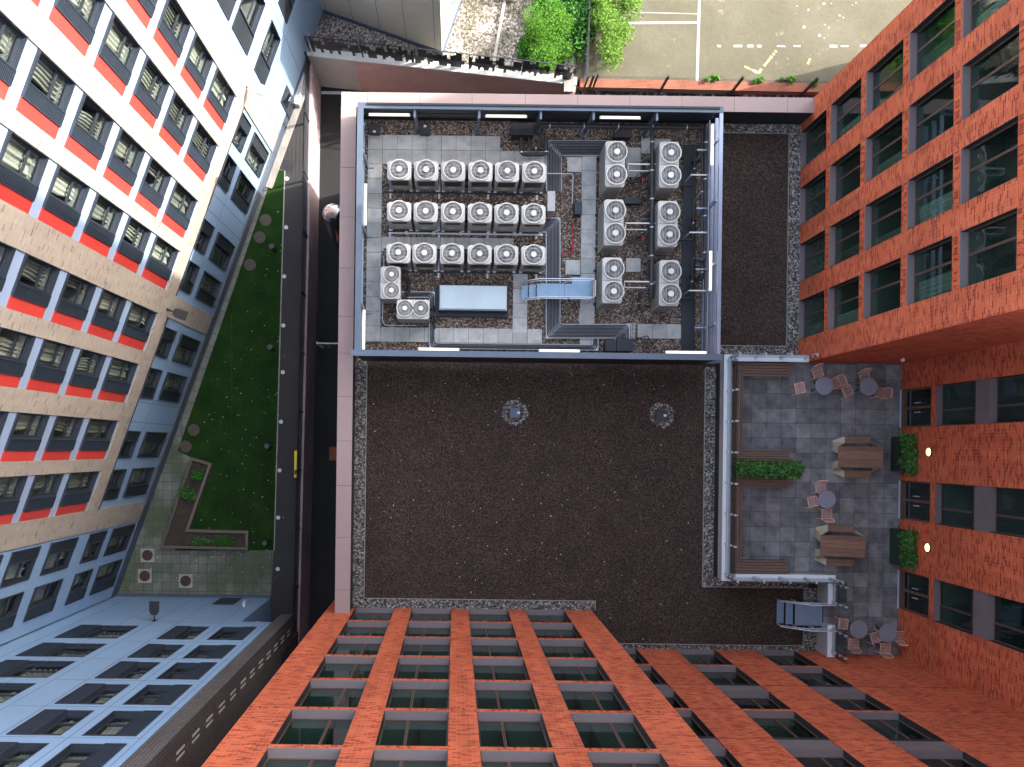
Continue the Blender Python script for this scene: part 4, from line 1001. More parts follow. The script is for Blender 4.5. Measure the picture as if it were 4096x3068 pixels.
# ================================================================== TERRACE
st('terrace_floor', MB().prism([(10.66,3.62),(17.9,3.62),(17.9,-8.06),(14.86,-8.06),(14.86,-5.05),(10.66,-5.05)], -.01, .6), TERR)
TW = empty('terrace_parapet', (0,0,0), 0, 'low pale blue walls edging the slabbed terrace, topped with glass', 'wall')
m = MB(); m.box(10.62,10.88,-5.07,3.84,.0,1.15); m.box(10.88,13.95,3.62,3.84,.0,1.15); m.box(10.88,15.08,-5.07,-4.83,.02,1.15); m.box(14.84,15.08,-6.0,-5.07,.02,1.15); m.box(14.84,15.08,-8.05,-6.79,.02,1.15); m.obj('wall', plain('pale_render',(.38,.37,.35),.7,0,.12,1), TW)
m = MB(); m.box(10.60,10.90,-5.09,3.86,1.15,1.2); m.box(10.90,13.94,3.60,3.86,1.15,1.2); m.box(10.90,15.10,-5.09,-4.81,1.15,1.2); m.box(14.82,15.10,-6.0,-5.09,1.15,1.2); m.box(14.82,15.10,-8.05,-6.79,1.15,1.2); m.obj('coping', COPW, TW)
GB = empty('glass_balustrade', (0,0,0), 0, 'frameless glass balustrade on steel brackets along the terrace walls', 'balustrade')
HZ = 2.55
segs = [((10.72,3.74),(10.72,-4.95),8),((10.72,3.74),(13.9,3.74),4),((10.72,-4.95),(14.98,-4.95),5),((14.98,-4.95),(14.98,-6.02),2),((14.98,-6.77),(14.98,-8.0),2)]
for a, b, n in segs:
    a, b = Vector(a), Vector(b); t_ = (b-a).normalized(); nn = Vector((-t_.y,t_.x))*.008
    m = MB(); m.prism([tuple(a+nn+t_*.02),tuple(b+nn-t_*.02),tuple(b-nn-t_*.02),tuple(a-nn+t_*.02)], 1.24, HZ); m.obj('glass_panel', GLASSB, GB)
    for k in range(n):
        p = a.lerp(b, (k+.12)/(n-.76) if n > 2 else (.15 if k == 0 else .85)); q = Vector((-t_.y,t_.x))*(.06 if a.x < 11 and b.x < 11 else .06)
        m = MB(); m.box(p.x-.055,p.x+.055,p.y-.055,p.y+.055,1.2,1.25)
        m.box(p.x-.02+q.x,p.x+.02+q.x,p.y-.02+q.y,p.y+.02+q.y,1.25,HZ-.05)
        for zz in (1.55,2.0,HZ-.08): m.box(p.x-.035,p.x+.035,p.y-.035,p.y+.035,zz-.03,zz+.03)
        m.obj('bracket', STEEL, GB)
# steps up to the terrace
e = thing('roof_steps', 'blue steel steps with tube handrails leading from the brown roof to the terrace', 'steps', (13.75,-6.92,0))
m = MB(); m.box(0,1.08,0,.93,.54,.6); m.obj('platform', GALVB, e)
for k, z in ((1,.38),(2,.19)): m = MB(); m.box(-.3*k,-.3*(k-1)-.015,0,.93,z-.04,z); m.obj('tread', GALVB, e)
for yy in (-.04,.97):
    m = MB(); m.tube([(-.62,yy,.7),(-.3,yy,1.05),(.3,yy,1.55),(1.3,yy,1.55)], .022, 6); m.tube([(-.6,yy,.4),(-.25,yy,.7),(.3,yy,1.1),(1.3,yy,1.1)], .018, 6)
    for xx, zz in ((-.55,.78),(.0,1.3),(.6,1.55),(1.1,1.55)): m.tube([(xx,yy,.05),(xx,yy,zz)], .02, 6)
    m.obj('handrail', STEEL, e)
# benches
def bench(label, xw, xi, xe, yn, yni, ysi, ys):
    e = thing('corner_bench', label, 'bench', (xw,ys,.6), 'u shaped timber benches')
    m = MB(); n = 5
    for k in range(n):
        f0, f1 = k/n, (k+.78)/n
        xa, xb = (xi-xw)*f0, (xi-xw)*f1
        m.add([(xa,(ysi-ys)*f0,.45),(xb,(ysi-ys)*f1,.45),(xb,yn-ys-(yn-yni)*f1,.45),(xa,yn-ys-(yn-yni)*f0,.45)], [(0,1,2,3)])
        m.add([(xb,(ysi-ys)*f1,.41),(xb,(ysi-ys)*f1,.45),(xb,yn-ys-(yn-yni)*f1,.45),(xb,yn-ys-(yn-yni)*f1,.41)], [(0,1,2,3)])
    m.obj('side_seat', TIMY, e)
    for top in (1,0):
        m = MB()
        for k in range(n):
            f0, f1 = k/n, (k+.78)/n
            xa, xb = (xi-xw)*f0, (xi-xw)*f1
            if top: A, B = yn-ys-(yn-yni)*f0, yn-ys-(yn-yni)*f1
            else: A, B = (ysi-ys)*f0, (ysi-ys)*f1
            m.prism([(xa,A),(xe-xw,A),(xe-xw,B),(xb,B)], .41, .452)
        m.obj('end_seat', TIMB, e)
    m = MB(); m.box(.03,xi-xw-.05,.06,yn-ys-.06,.0,.40); m.box(xi-xw-.05,xe-xw-.03,yni-ys+.05,yn-ys-.03,.0,.4); m.box(xi-xw-.05,xe-xw-.03,.03,ysi-ys-.05,.0,.4); m.obj('base', plain('bench_base',(.035,.025,.02),.8) if 'bench_base' not in MT else MT['bench_base'], e)
bench('upper u shaped slatted timber bench around the terrace corner', 10.94, 11.42, 13.30, 3.56, 3.0, .14, -.33)
bench('lower u shaped slatted timber bench below the planted box', 10.94, 11.42, 13.26, -.99, -1.40, -4.24, -4.80)
# planter between the benches
def leaves(rnd, n, boxf, size, flat=.5, blade=False):
    m = MB()
    for i in range(n):
        p = boxf(rnd); a = rnd.uniform(0,6.283); tl = rnd.uniform(-flat,flat); s_ = size*rnd.uniform(.6,1.3)
        u = Vector((math.cos(a),math.sin(a),tl)).normalized(); v = Vector((-math.sin(a),math.cos(a),rnd.uniform(-flat,flat))).normalized()
        wv = .16 if blade else .42; p = Vector(p)
        m.add([p-u*s_*.5, p+v*s_*wv, p+u*s_*.5+Vector((0,0,-.1*s_)), p-v*s_*wv], [(0,1,2,3)])
    return m
rnd = random.Random(11)
e = thing('planter_box', 'narrow timber planter box between the two u shaped benches', 'planter', (10.94,-.98,.6))
m = MB(); m.box(0,2.4,.02,.08,0,.5); m.box(0,2.4,.56,.62,0,.5); m.box(0,.06,.08,.56,0,.5); m.box(2.34,2.4,.08,.56,0,.5); m.obj('box', TIMB, e); MB().box(.06,2.34,.08,.56,0,.44).obj('soil', SOIL, e)
def clump(name, label, cat, pts_f, nclump, per, size, mat, group=None, stems=None, flat=.5):
    m = MB()
    for i in range(nclump):
        c = Vector(pts_f(rnd)); n_ = per
        for k in range(n_):
            a = k*6.283/n_ + rnd.uniform(-.3,.3); L_ = size*rnd.uniform(.6,1.2); el = rnd.uniform(-.25,.5)
            u = Vector((math.cos(a)*math.cos(el),math.sin(a)*math.cos(el),math.sin(el))); v = Vector((-math.sin(a),math.cos(a),0))
            m.add([c, c+u*L_*.55+v*L_*.22, c+u*L_-Vector((0,0,L_*.2)), c+u*L_*.55-v*L_*.22], [(0,1,2,3)])
    e = thing(name, label, cat, (0,0,0), group)
    m.obj('foliage', mat, e)
    if stems: stems.obj('stem', SOIL, e)
    return e
stm = MB()
for i in range(14): x = 11.1+i*.17; stm.tube([(x,-.66,1.04),(x+rnd.uniform(-.1,.1),-.66+rnd.uniform(-.1,.1),1.5)], .012, 5)
clump('shrub', 'bright green leafy plants filling the box between the benches', 'plant', lambda r: (r.uniform(10.95,13.55), -.66+r.uniform(-.26,.26), r.uniform(1.15,1.75)), 230, 7, .17, LEAF_S, None, stm)
for k, s_ in enumerate((1.89,5.58)):
    y1 = 2.59-s_; y0 = y1-1.38; nm = ('upper','lower')[k]
    e = thing('planter_box', 'dark green planter box against the terrace wall under the %s lamp' % nm, 'planter', (17.5,y0,.6), 'dark planters by the terrace wall')
    m = MB(); m.box(0,.38,0,1.38,0,.78); m.obj('box', DGREEN, e); MB().box(.03,.35,.03,1.35,.78,.80).obj('soil', SOIL, e)
    stm = MB()
    for i in range(8): y = y0+.15+i*.15; stm.tube([(17.7,y,1.4),(17.68,y,1.9)], .012, 5)
    clump('shrub', 'dark leafy plants in the %s wall planter beside the terrace doors' % nm, 'plant', lambda r: (17.68+r.uniform(-.17,.17), y0+r.uniform(-.05,1.42), r.uniform(1.45,2.15)), 120, 7, .17, LEAF_S, 'plants in the wall planters', stm)
# round tables
tabs = [('top left round table',T4,606,88),('top right round table',T4,962,94),('middle round table',T4,627,1001),('bottom left round table',C12,883,543),('bottom right round table',C12,1117,574)]
tname = ['upper left','upper right','middle','lower left','lower right']; TP = []
def make_table():
    e = thing('cafe_table', 'x', 'table'); m = MB(); m.cyl(0,0,.72,.745,.352,40); m.obj('tabletop', GREYTOP, e)
    m = MB(); m.cyl(0,0,.03,.72,.03,10); m.obj('stem', DARKM, e)
    m = MB()
    for k in range(4): a = k*1.5708+.6; m.tube([(0,0,.06),(.3*math.cos(a),.3*math.sin(a),.02)], .018, 6)
    m.obj('foot', DARKM, e); remember(e); return e
ct = make_table()
for k, (n_, o_, x_, y_) in enumerate(tabs):
    a = cr(o_, x_, y_, 1.345); TP.append(Vector(a)); lab = 'round grey cafe table on the terrace, the %s one of five' % tname[k]
    if k == 0: ct.location = (a[0],a[1],.6); ct['label'] = lab; ct['group'] = 'round cafe tables'
    else: dup(ct, (a[0],a[1],.6), 0, lab, 'round cafe tables')
def make_chair():                       # wire chair, faces +Y, back at -Y
    e = thing('wire_chair', 'x', 'chair')
    m = MB(); m.tube([(-.19,.2,.46),(.19,.2,.46),(.21,-.17,.44),(-.21,-.17,.44),(-.19,.2,.46)], .015, 5)
    for k in range(9): x = -.17+k*.0425; m.tube([(x,.2,.455),(x,-.17,.435)], .0075, 4)
    for k in range(2): m.tube([(-.2,.08-k*.14,.45),(.2,.08-k*.14,.45)], .006, 4)
    m.obj('seat', PINKM, e)
    m = MB(); hoop = [(-.21,-.17,.44),(-.225,-.22,.62),(-.2,-.26,.76),(-.1,-.29,.82),(.1,-.29,.82),(.2,-.26,.76),(.225,-.22,.62),(.21,-.17,.44)]
    m.tube(hoop, .016, 5)
    for k in range(9): x = -.17+k*.0425; m.tube([(x,-.17,.44),(x,-.225,.6),(x*.85,-.285,.81)], .0075, 4)
    m.obj('backrest', PINKM, e)
    for x, y in ((-.2,.19),(.2,.19),(-.2,-.17),(.2,-.17)):
        MB().tube([(x,y,.45),(x*1.12,y*1.2,.0)], .016, 5).obj('leg', PINKM, e)
    remember(e); return e
chs = [(0,C8R,555,1485,'above and left of the'),(0,T4,410,105,'left of the'),(0,T4,700,62,'just right of the'),
       (1,T4,792,130,'below and left of the'),(1,C8R,935,1520,'partly behind the'),(1,T4,1062,142,'below and right of the'),
       (2,T4,580,905,'above the'),(2,T4,512,1020,'left of the'),(2,T4,628,1120,'below the'),
       (3,C12,757,500,'behind glass left of the'),(3,C12,845,660,'below the'),(3,C12,985,560,'right of the'),
       (4,C12,1100,700,'below the'),(4,C12,1225,600,'right of the'),(4,C12,1018,610,'left of the')]
chs = [c for c in chs if not (c[0] == 3 and 'right of' in c[4])]
wc = make_chair(); rnd2 = random.Random(5)
for i, (t_, o_, x_, y_, rel) in enumerate(chs):
    a = Vector(cr(o_, x_, y_, 1.08)); d = TP[t_]-a; ang = math.atan2(d.y, d.x)-math.pi/2 + rnd2.uniform(-.25,.25)
    if i == 8 or i == 10 or i == 12: ang = rnd2.uniform(-.1,.1)
    lab = 'pale pink wire chair %s %s round table' % (rel, tname[t_]); g = 'pink wire chairs on the terrace'
    if i == 0: wc.location = (a.x,a.y,.6); wc.rotation_euler = (0,0,ang); wc['label'] = lab; wc['group'] = g
    else: dup(wc, (a.x,a.y,.6), ang, lab, g)
# picnic tables
def make_picnic():
    e = thing('picnic_table', 'x', 'table')
    m = MB()
    for k in range(5): m.box(-.88,.88,-.415+k*.166+.004,-.415+(k+1)*.166-.004,.71,.76)
    m.obj('tabletop', PLANK, e)
    for sy in (-1,1):
        m = MB()
        for k in range(2): y0 = sy*(.54+k*.135); m.box(-.5,.5,y0+.003 if sy>0 else y0-.132,y0+.132 if sy>0 else y0-.003,.41,.46)
        m.obj('bench_seat', PLANK, e)
        for sx in (-1,1):
            m = MB(); t_ = .03
            for quad_ in ([(sx*.88,sy*.40,.71),(sx*.88,sy*.14,.71),(sx*.80,sy*.22,0),(sx*.80,sy*.52,0)],[(sx*.5,sy*.54,.43),(sx*.5,sy*.81,.43),(sx*.80,sy*.66,0),(sx*.80,sy*.46,0)],[(sx*.88,sy*.40,.71),(sx*.5,sy*.56,.43),(sx*.5,sy*.80,.43),(sx*.82,sy*.60,.02)]):
                b = [(x+sx*-t_,y,z) for x,y,z in quad_]; m.add(quad_+b, [(0,1,2,3),(7,6,5,4),(0,4,5,1),(1,5,6,2),(2,6,7,3),(3,7,4,0)])
            m.obj('leg', PLY, e)
    remember(e); return e
pt = make_picnic(); a = cr(T4, 899, 660, 1.36); pt.location = (a[0],a[1],.6); pt.rotation_euler = (0,0,TH*.3); pt['label'] = 'wooden picnic table with attached benches, upper one near the wall planter'; pt['group'] = 'wooden picnic tables'
a = cr(T4, 757, 1378, 1.36); dup(pt, (a[0],a[1],.6), -.03, 'wooden picnic table with attached benches, lower one beside the bottom bench', 'wooden picnic tables')

# ================================================================== LEFT PALE BRICK BUILDING
LBD = empty('pale_brick_building', (0,0,0), 0, 'pale brick building on the left with strips of red panels and windows', 'building')
strips = [(.34,1.96),(2.5,4.17),(4.92,6.61),(7.11,8.8),(9.8,11.46),(12.02,13.73),(14.49,16.16),(16.68,18.42)]
LTOP = 18.5
rows = [(0.0,2.72)] + [(3.38+2.88*k, 5.62+2.88*k) for k in range(5)]
hole = [(a,b,-.3,LTOP-.8) for a,b in strips] + [(.27,8.83,-7.5,-1.5),(9.78,18.45,-7.5,-1.5)]
m = MB(); FL.wall(m, -.7, 19.45, -7.5, LTOP, hole, .06); LBW = m.obj('wall', PALEBR, LBD)
m = MB(); FL.box(m, -9, 24.5, -.1, -.02, GZ, -7.5); m.obj('plinth', PLINTH, LBD)
# body behind (sides, roof)
a = FL.p(-9,0,-.02); b = FL.p(24.5,0,-.02); m = MB(); c = FL.p(24.5,0,-14); d = FL.p(-9,0,-14)
for p, q in ((b,c),(c,d),(d,a)): m.quad((p[0],p[1],GZ),(q[0],q[1],GZ),(q[0],q[1],LTOP),(p[0],p[1],LTOP))
m.quad((a[0],a[1],LTOP),(b[0],b[1],LTOP),(c[0],c[1],LTOP),(d[0],d[1],LTOP)); m.obj('roof', CONC, LBD)
rooms(LBD, FL, -8.8, 23.4, -8.0, 9, 2.88, 3.0, plain('room_floor_grey', (.16,.155,.14), .8, 0, .3, .9))
rl = random.Random(4)
blue = MB(); bop = []
for si, (a, b) in enumerate(strips):
    for k, (z0, z1) in enumerate(rows):
        if z0 > LTOP-2: continue
        win_left(FL, LBD, a, b, z0, z1, .88, False, True, curt=rl.choice([1,1,2,4,5,7,8,10]), rec=.20)
        bop.append((a,b,z0,z1))
    FL.wall(blue, a, b, -.3, LTOP-.8, [o_ for o_ in bop if o_[0] == a], .02, -.05)
blue.obj('spandrels', SPANDREL, LBD)
def clad(s0, s1, z0, z1, ops_, d, joints=()):
    m = MB(); FL.wall(m, s0, s1, z0, z1, ops_, .05, d); cw = m.obj('cladding', BLUECLAD, LBD)
    m = MB()
    for s_ in joints: FL.box(m, s_-.01, s_+.01, d, d+.004, z0, z1)
    for z_ in (-3.55,): FL.box(m, s0, s1, d, d+.003, z_-.006, z_+.006)
    if joints: weld(cw, m, PLINTH)
def pairwins(pairs, zrows):
    o2 = []
    for s0, s1, fl in pairs:
        for z0, z1 in zrows:
            win_left(FL, LBD, s0, s1, z0, z1, (s1-s0)*.62, fl, False, rec=.2, curt=rl.choice([0,2,4,6,8]), slats=False); o2.append((s0,s1,z0,z1))
    return o2
gr = [(-7.0,-4.0),(-3.2,-1.6)]
o2 = pairwins([(.5,1.8,True),(2.35,3.65,False),(5.3,6.6,True),(7.17,8.46,False)], gr); clad(.27, 8.83, -7.5, -1.5, o2, -.05, (4.15,4.85))
o2 = pairwins([(10.2,11.5,True),(12.04,13.36,False),(14.9,16.15,True),(16.68,18.05,False)], gr); clad(9.78, 18.45, -7.5, -1.5, o2, -.05, (13.6,14.5))
zr = [(-7.1,-4.25),(-3.5,-1.6),(-.35,2.17),(3.1,5.3)] + [(5.98+2.88*k,8.18+2.88*k) for k in range(4)]
o2 = pairwins([(19.58,20.93,True),(21.4,22.8,False)], zr); clad(19.45, 23.46, -7.5, LTOP, o2, -.03, (19.5,))
o2 = pairwins([(-3.45,-1.22,False),(-6.2,-4.2,False)], [(-3.0,-1.05),(.26,2.8),(3.3,5.6)] + [(6.2+2.88*k,8.4+2.88*k) for k in range(4)]); clad(-9, -.7, -7.5, LTOP, o2, -.01, (-.8,-3.8))
m = MB()
for a, b in strips: FL.box(m, a-.02, b+.02, .0, .05, LTOP-.8, LTOP-.74)
for a, b in ((.27,8.83),(9.78,18.45)): FL.box(m, a, b, .0, .03, -1.5, -1.46)
weld(LBW, m, DARKM)
m = MB(); FL.box(m, -2.6,-1.75,-.009,.03,-8.35,-6.0); dd = m.obj('door', FRAMED, LBD); m = MB(); FL.box(m, -2.5,-1.85,.03,.034,-7.4,-6.15); m.obj('pane', GLASSL, dd)
m = MB()
for k in range(6): FL.box(m, -2.55+k*.26,-2.37+k*.26,-.009,.012,-5.4,-4.9); FL.box(m, -2.55+k*.26,-2.37+k*.26,-.009,.012,-4.7,-4.2)
m.obj('vent_panel', WHITEP, LBD)
m = MB(); FL.box(m, 14.05,14.08,-.6,-.5,6,6.8); 
def floodlight(label, fac, s_, z_, mat, grp='floodlights on the facades'):
    p = fac.p(s_, z_, 0); e = thing('floodlight', label, 'floodlight', p, grp); e.rotation_euler = (0,0,fac.rz)
    sg = fac.sg; m = MB(); lbox(m, sg, -.06,.06,0,.05,-.12,.12); m.tube([(0,sg*.04,0),(0,sg*.3,.02)], .03, 6); m.obj('arm', mat, e)
    m = MB(); m.prism([(-.12,sg*.28),(.12,sg*.28),(.2,sg*.45),(.2,sg*.85),(-.2,sg*.85),(-.2,sg*.45)], -.02, .12); m.obj('head', mat, e, .01)
floodlight('black floodlight on the pale brick facade above the courtyard lawn', FL, 9.5, -2.0+.9, BLACKP)
floodlight('sunlit pale floodlight at the north end of the pale brick facade', FL, -.45, -.9, plain('pale_lamp',(.5,.5,.46),.5))
# ================================================================== BLUE BUILDING
FB = Fac((-16.946,-7.55), (1,0), 1)
BB = empty('blue_clad_building', (0,0,0), 0, 'blue metal clad building in the bottom left corner with charcoal louvred windows', 'building')
zr = [(-.8,1.78),(2.75,4.95),(5.6,7.9),(8.62,10.86),(11.5,13.75),(14.4,16.65)]
ops = []
for z0, z1 in zr:
    for a, b, g_, fl in ((1.45,3.88,1.6,True),(5.42,6.83,.78,True),(7.37,8.78,.85,False)):
        win_left(FB, BB, a, b, z0, z1, g_, fl, False, rec=.2, curt=rl.choice([0,0,2,4,8])); ops.append((a,b,z0,z1))
m = MB(); FB.wall(m, -1.5, 9.15, -2.0, LTOP, ops, .05); FB.wall(m, -.0, 7.85, GZ, -2.0, [], .05)
m.quad((-9.096,-7.55,GZ),(-9.096,-9.2,GZ),(-9.096,-9.2,-2.0),(-9.096,-7.55,-2.0)); m.quad((-9.096,-7.55,-2.0),(-7.8,-7.55,-2.0),(-7.8,-9.2,-2.0),(-9.096,-9.2,-2.0)); m.quad((-7.796,-7.55,-2),(-7.796,-16,-2),(-7.796,-16,LTOP),(-7.796,-7.55,LTOP))
BBW = m.obj('wall', BLUECLAD, BB)
m = MB(); 
for s_ in (1.0,2.9,4.2,5.25,7.1,8.95): FB.box(m, s_-.008, s_+.008, 0, .003, -7.6 if s_ < 7.8 else -2, LTOP)
for z_ in (-1.7,1.95+.3,5.15,8.1,11.1,13.9,16.8): FB.box(m, 4.3, 9.1, 0, .0025, z_-.008, z_+.008)
weld(BBW, m, PLINTH)
MB().sheet([(-18.4,-7.55),(-7.8,-7.55),(-7.8,-16),(-18.4,-16)], LTOP).obj('roof', CONC, BB)
MB().box(-16.9,-9.1,-7.546,-7.44,GZ,-8.15).obj('plinth', PLINTH, BB)
m = MB(); m.quad((-9.1,-9.2,GZ),(-7.8,-9.2,GZ),(-7.8,-9.2,-2),(-9.1,-9.2,-2)); m.obj('recess_wall', PLINTH, BB)
rooms(BB, FB, .2, 9.0, -2.6, 7, 2.88, 2.5, MT['room_floor_grey'])
m = MB(); FB.box(m, 5.45, 6.5, 0.004, .02, -8.1, -6.2); dd = m.obj('door', FRAMED, BB)
floodlight('black floodlight standing out from the blue clad wall', FB, 4.15, -1.9, BLACKP)
for k, (s_, z_) in enumerate(((8.35,-3.2),)):
    pass
m = MB(); m.cyl(0,0,0,.3,.05,10); m.box(-.05,.05,-.25,0,.2,.3); m.xf(Matrix.Translation(FB.p(7.2,-5.6,.3))); tag(m.obj('security_camera', WHITEP), 'white camera on the blue clad wall near the dark recess', 'camera')
m = MB(); m.cyl(0,0,0,.22,.07,10); m.box(-.12,.12,-.04,.04,.1,.2); m.xf(Matrix.Translation((-8.5,-7.7,-2.6))); tag(m.obj('security_camera', WHITEP), 'white camera in the dark recess beside the dark brick wall', 'camera')
# ================================================================== DARK BRICK BLOCK
DB = empty('dark_brick_building', (0,0,0), 0, 'dark brown brick building end beside the alley with pale vent slots', 'building')
P1 = P(1087,2497); P2 = P(1187,2463)
P1 = (-7.79, P1[1])
FD = Fac(P1, (P2[0]-P1[0],P2[1]-P1[1]), 1)
P1 = (-7.79,-7.58); P2 = (-7.2,-7.56); FD = Fac(P1, (P2[0]-P1[0],P2[1]-P1[1]), 1)
m = MB(); m.prism([P1,P2,(P2[0]-.15,-22),(P1[0],-22)], -4.0, LTOP+.4); m.prism([(-7.79,-9.2),(-7.68,-9.2),(-7.72,-22),(-7.79,-22)], AZL, -4.0); m.obj('wall', DARKBR, DB)
FDE = Fac(P2, (-.15,-22-P2[1]), 1); m = MB()
for k in range(12):
    for s_, off in ((.9,0),(2.6,1.4)):
        for q in (0,.17): FDE.box(m, s_+q-.4, s_+q-.34, 0, .02, -3.2+k*1.45+off*.5, -2.5+k*1.45+off*.5)
m.obj('vent_slot', plain('pale_slot', (.42,.38,.33), .8), DB)
m = MB()
for k in range(12): FDE.box(m, 1.2,2.1,0,.03,-2.9+k*.14,-2.83+k*.14)
m.obj('louvre', LOUVRE, DB)

# ================================================================== COURTYARD THINGS
cov = [(C5,2137,262),(C5,2088,400),(C5,2010,622),(T1,1558,442),(T1,1495,575),(T1,1187,1450),(C9,1165,112),(C9,1494,152)]
cl = ['in the lawn, top of the upper three','in the lawn, middle of the upper three','in the lawn, bottom of the upper three','in the lawn above the planter, upper one','in the lawn above the planter, lower one','in the paving, upper one below the planter corner','in the paving, lower left one','in the mossy paving, right of the other two']
for k, (o_, x_, y_) in enumerate(cov):
    a = cr(o_,x_,y_,GZ); e = thing('manhole_cover', 'round brown manhole cover '+cl[k], 'manhole cover', (a[0],a[1],GZ), 'round manhole covers')
    MB().cyl(0,0,0,.03,.27,28).obj('cover', MANHG if k < 5 else MANH, e)
    if k >= 5: MB().box(-.34,.34,-.34,.34,.0,.02).obj('concrete_surround', CONC, e)
    else: MB().ring(0,0,.0,.026,.272,.30).obj('rim', MANHG, e)
for k, (x_, y_) in enumerate(((620,386),(618,491),(614,597),(612,703),(611,804),(607,911),(604,1016),(601,1118),(600,1229))):
    a = P(x_*1.8517, y_*1.8517); e = thing('ground_light', 'white disc light set in the asphalt path, number %s from the top' % ['one','two','three','four','five','six','seven','eight','nine'][k], 'ground light', (a[0],a[1],GZ), 'disc lights along the path')
    MB().ring(0,0,0,.02,.06,.10,24).obj('rim', WHITEP, e); MB().cyl(0,0,0,.012,.058,20).obj('lens', STEEL, e); MB().cyl(0,0,.012,.022,.03,12).obj('centre_cap', WHITEP, e)
# bollards
for k, (o_, x_, y_, nm) in enumerate(((C6,205,508,'top'),(C6,192,1300,'second'),(T2,168,572,'third'),(T2,150,1335,'lowest'))):
    a = cr(o_,x_,y_,GZ); e = thing('bollard_light', 'black bollard light in the lawn beside the path, %s one' % nm, 'bollard', (a[0],a[1],GZ), 'black bollards in the lawn')
    MB().cyl(0,0,0,.95,.10,18).obj('post', BLACKP, e); MB().cyl(0,0,.95,1.03,.125,18).obj('cap', plain('bollard_cap',(.05,.055,.06),.5) if 'bollard_cap' not in MT else MT['bollard_cap'], e)
# L planter
e = thing('raised_planter', 'l shaped timber edged planter bed at the bottom of the lawn', 'planter', (0,0,0))
out = [cr(T1,*q,GZ+.45) for q in ((1535,662),(1702,712),(1517,1242),(1997,1255),(1992,1408),(1285,1393))]
def inset(poly, d):
    n = len(poly); r = []
    ar = sum(poly[i][0]*poly[(i+1)%n][1]-poly[(i+1)%n][0]*poly[i][1] for i in range(n)); sgn = 1 if ar > 0 else -1
    for i in range(n):
        p, q, s_ = Vector(poly[i-1]), Vector(poly[i]), Vector(poly[(i+1)%n]); t1 = (q-p).normalized(); t2 = (s_-q).normalized()
        n1 = Vector((-t1.y,t1.x))*sgn; n2 = Vector((-t2.y,t2.x))*sgn; b = (n1+n2); r.append(tuple(q + b*(d/max(.3,1+n1.dot(n2)))))
    return r
ins = inset(out, .13); m = MB(); n = 6
for i in range(n):
    j = (i+1)%n; a, b, c, d = out[i], out[j], ins[j], ins[i]; m.prism([a,b,c,d], GZ, GZ+.45)
m.obj('edging', PEDGE, e); MB().prism(ins, GZ, GZ+.32).obj('soil', SOIL, e)
def weeds(label, o_, x0, x1, y0, y1, zb, n_, mat, size=.16, h=.3, name='weed_clump'):
    a = cr(o_,x0,y0,zb); b = cr(o_,x1,y1,zb)
    return clump(name, label, 'plant', lambda r: (r.triangular(min(a[0],b[0]),max(a[0],b[0])), r.triangular(min(a[1],b[1]),max(a[1],b[1])), zb+r.uniform(.0,h)), n_, 6, size, mat, 'weeds in the raised planter')
weeds('green leafy weed in the upright arm of the raised planter', T1, 1435,1590,895,1005, GZ+.35, 60, LEAF_S)
weeds('dark grassy weed near the top of the raised planter', T1, 1560,1650,770,840, GZ+.35, 30, LEAF_D)
weeds('low green weeds at the left of the bottom arm of the raised planter', T1, 1520,1700,1290,1380, GZ+.35, 50, LEAF_S, .1, .15)
weeds('low green weeds at the right of the bottom arm of the raised planter', T1, 1700,1900,1280,1400, GZ+.35, 60, LEAF_D, .1, .15)
# fallen blossom flecks
m = MB(); rr = random.Random(9)
for i in range(420):
    x, y = rr.uniform(560,1140), rr.uniform(700,2330)
    if x < 1120-(y-650)*.36+60: continue
    a = P(x,y); s_ = rr.uniform(.006,.022); m.sheet([(a[0]-s_,a[1]-s_),(a[0]+s_,a[1]-s_*.6),(a[0]+s_*.7,a[1]+s_),(a[0]-s_,a[1]+s_*.8)], GZ+.035)
for i in range(260):
    x, y = rr.uniform(1420,3200), rr.uniform(1480,2560); a = at(x,y,0)
    if a[0] > 10 or a[1] < -6 and a[0] < 5.9: continue
    s_ = rr.uniform(.006,.02); m.sheet([(a[0]-s_,a[1]-s_),(a[0]+s_,a[1]-s_*.6),(a[0]+s_*.7,a[1]+s_),(a[0]-s_,a[1]+s_*.8)], .045)
for i in range(160):
    x, y = rr.uniform(1480,2740), rr.uniform(490,1390); a = at(x,y,0.06); s_ = rr.uniform(.005,.016); m.sheet([(a[0]-s_,a[1]-s_),(a[0]+s_,a[1]-s_*.6),(a[0]+s_*.7,a[1]+s_),(a[0]-s_,a[1]+s_*.8)], .065)
tag(m.obj('litter_flecks', WHITEP), 'tiny white flecks scattered over the lawn, brown roof and plant gravel', 'litter', kind='stuff')
# fence on top of the retaining wall, west alley
RW = empty('retaining_wall', (0,0,0), 0, 'pink rendered retaining wall dropping from the path into the dark alley', 'wall')
m = MB()
for a, b in zip(west_edge[1:], west_edge[2:]):
    m.quad((a[0]+.02,a[1],AZL),(b[0]+.02,b[1],AZL),(b[0]+.02,b[1],GZ+.12),(a[0]+.02,a[1],GZ+.12)); m.add([(a[0]-.2,a[1],GZ+.12),(b[0]-.2,b[1],GZ+.12),(b[0]+.02,b[1],GZ+.12),(a[0]+.02,a[1],GZ+.12)], [(0,1,2,3)]); m.quad((a[0]-.2,a[1],GZ),(b[0]-.2,b[1],GZ),(b[0]-.2,b[1],GZ+.12),(a[0]-.2,a[1],GZ+.12))
m.obj('wall', plain('grey_pink_render', (.36,.265,.27), .8, 0, .3, .5, .1, 8), RW)
NW = empty('retaining_wall', (0,0,0), 0, 'pink and white rendered retaining wall below the chequered fence', 'wall')
FN = Fac((-7.37,19.15), (5.7+7.37,17.88-19.15), 1)
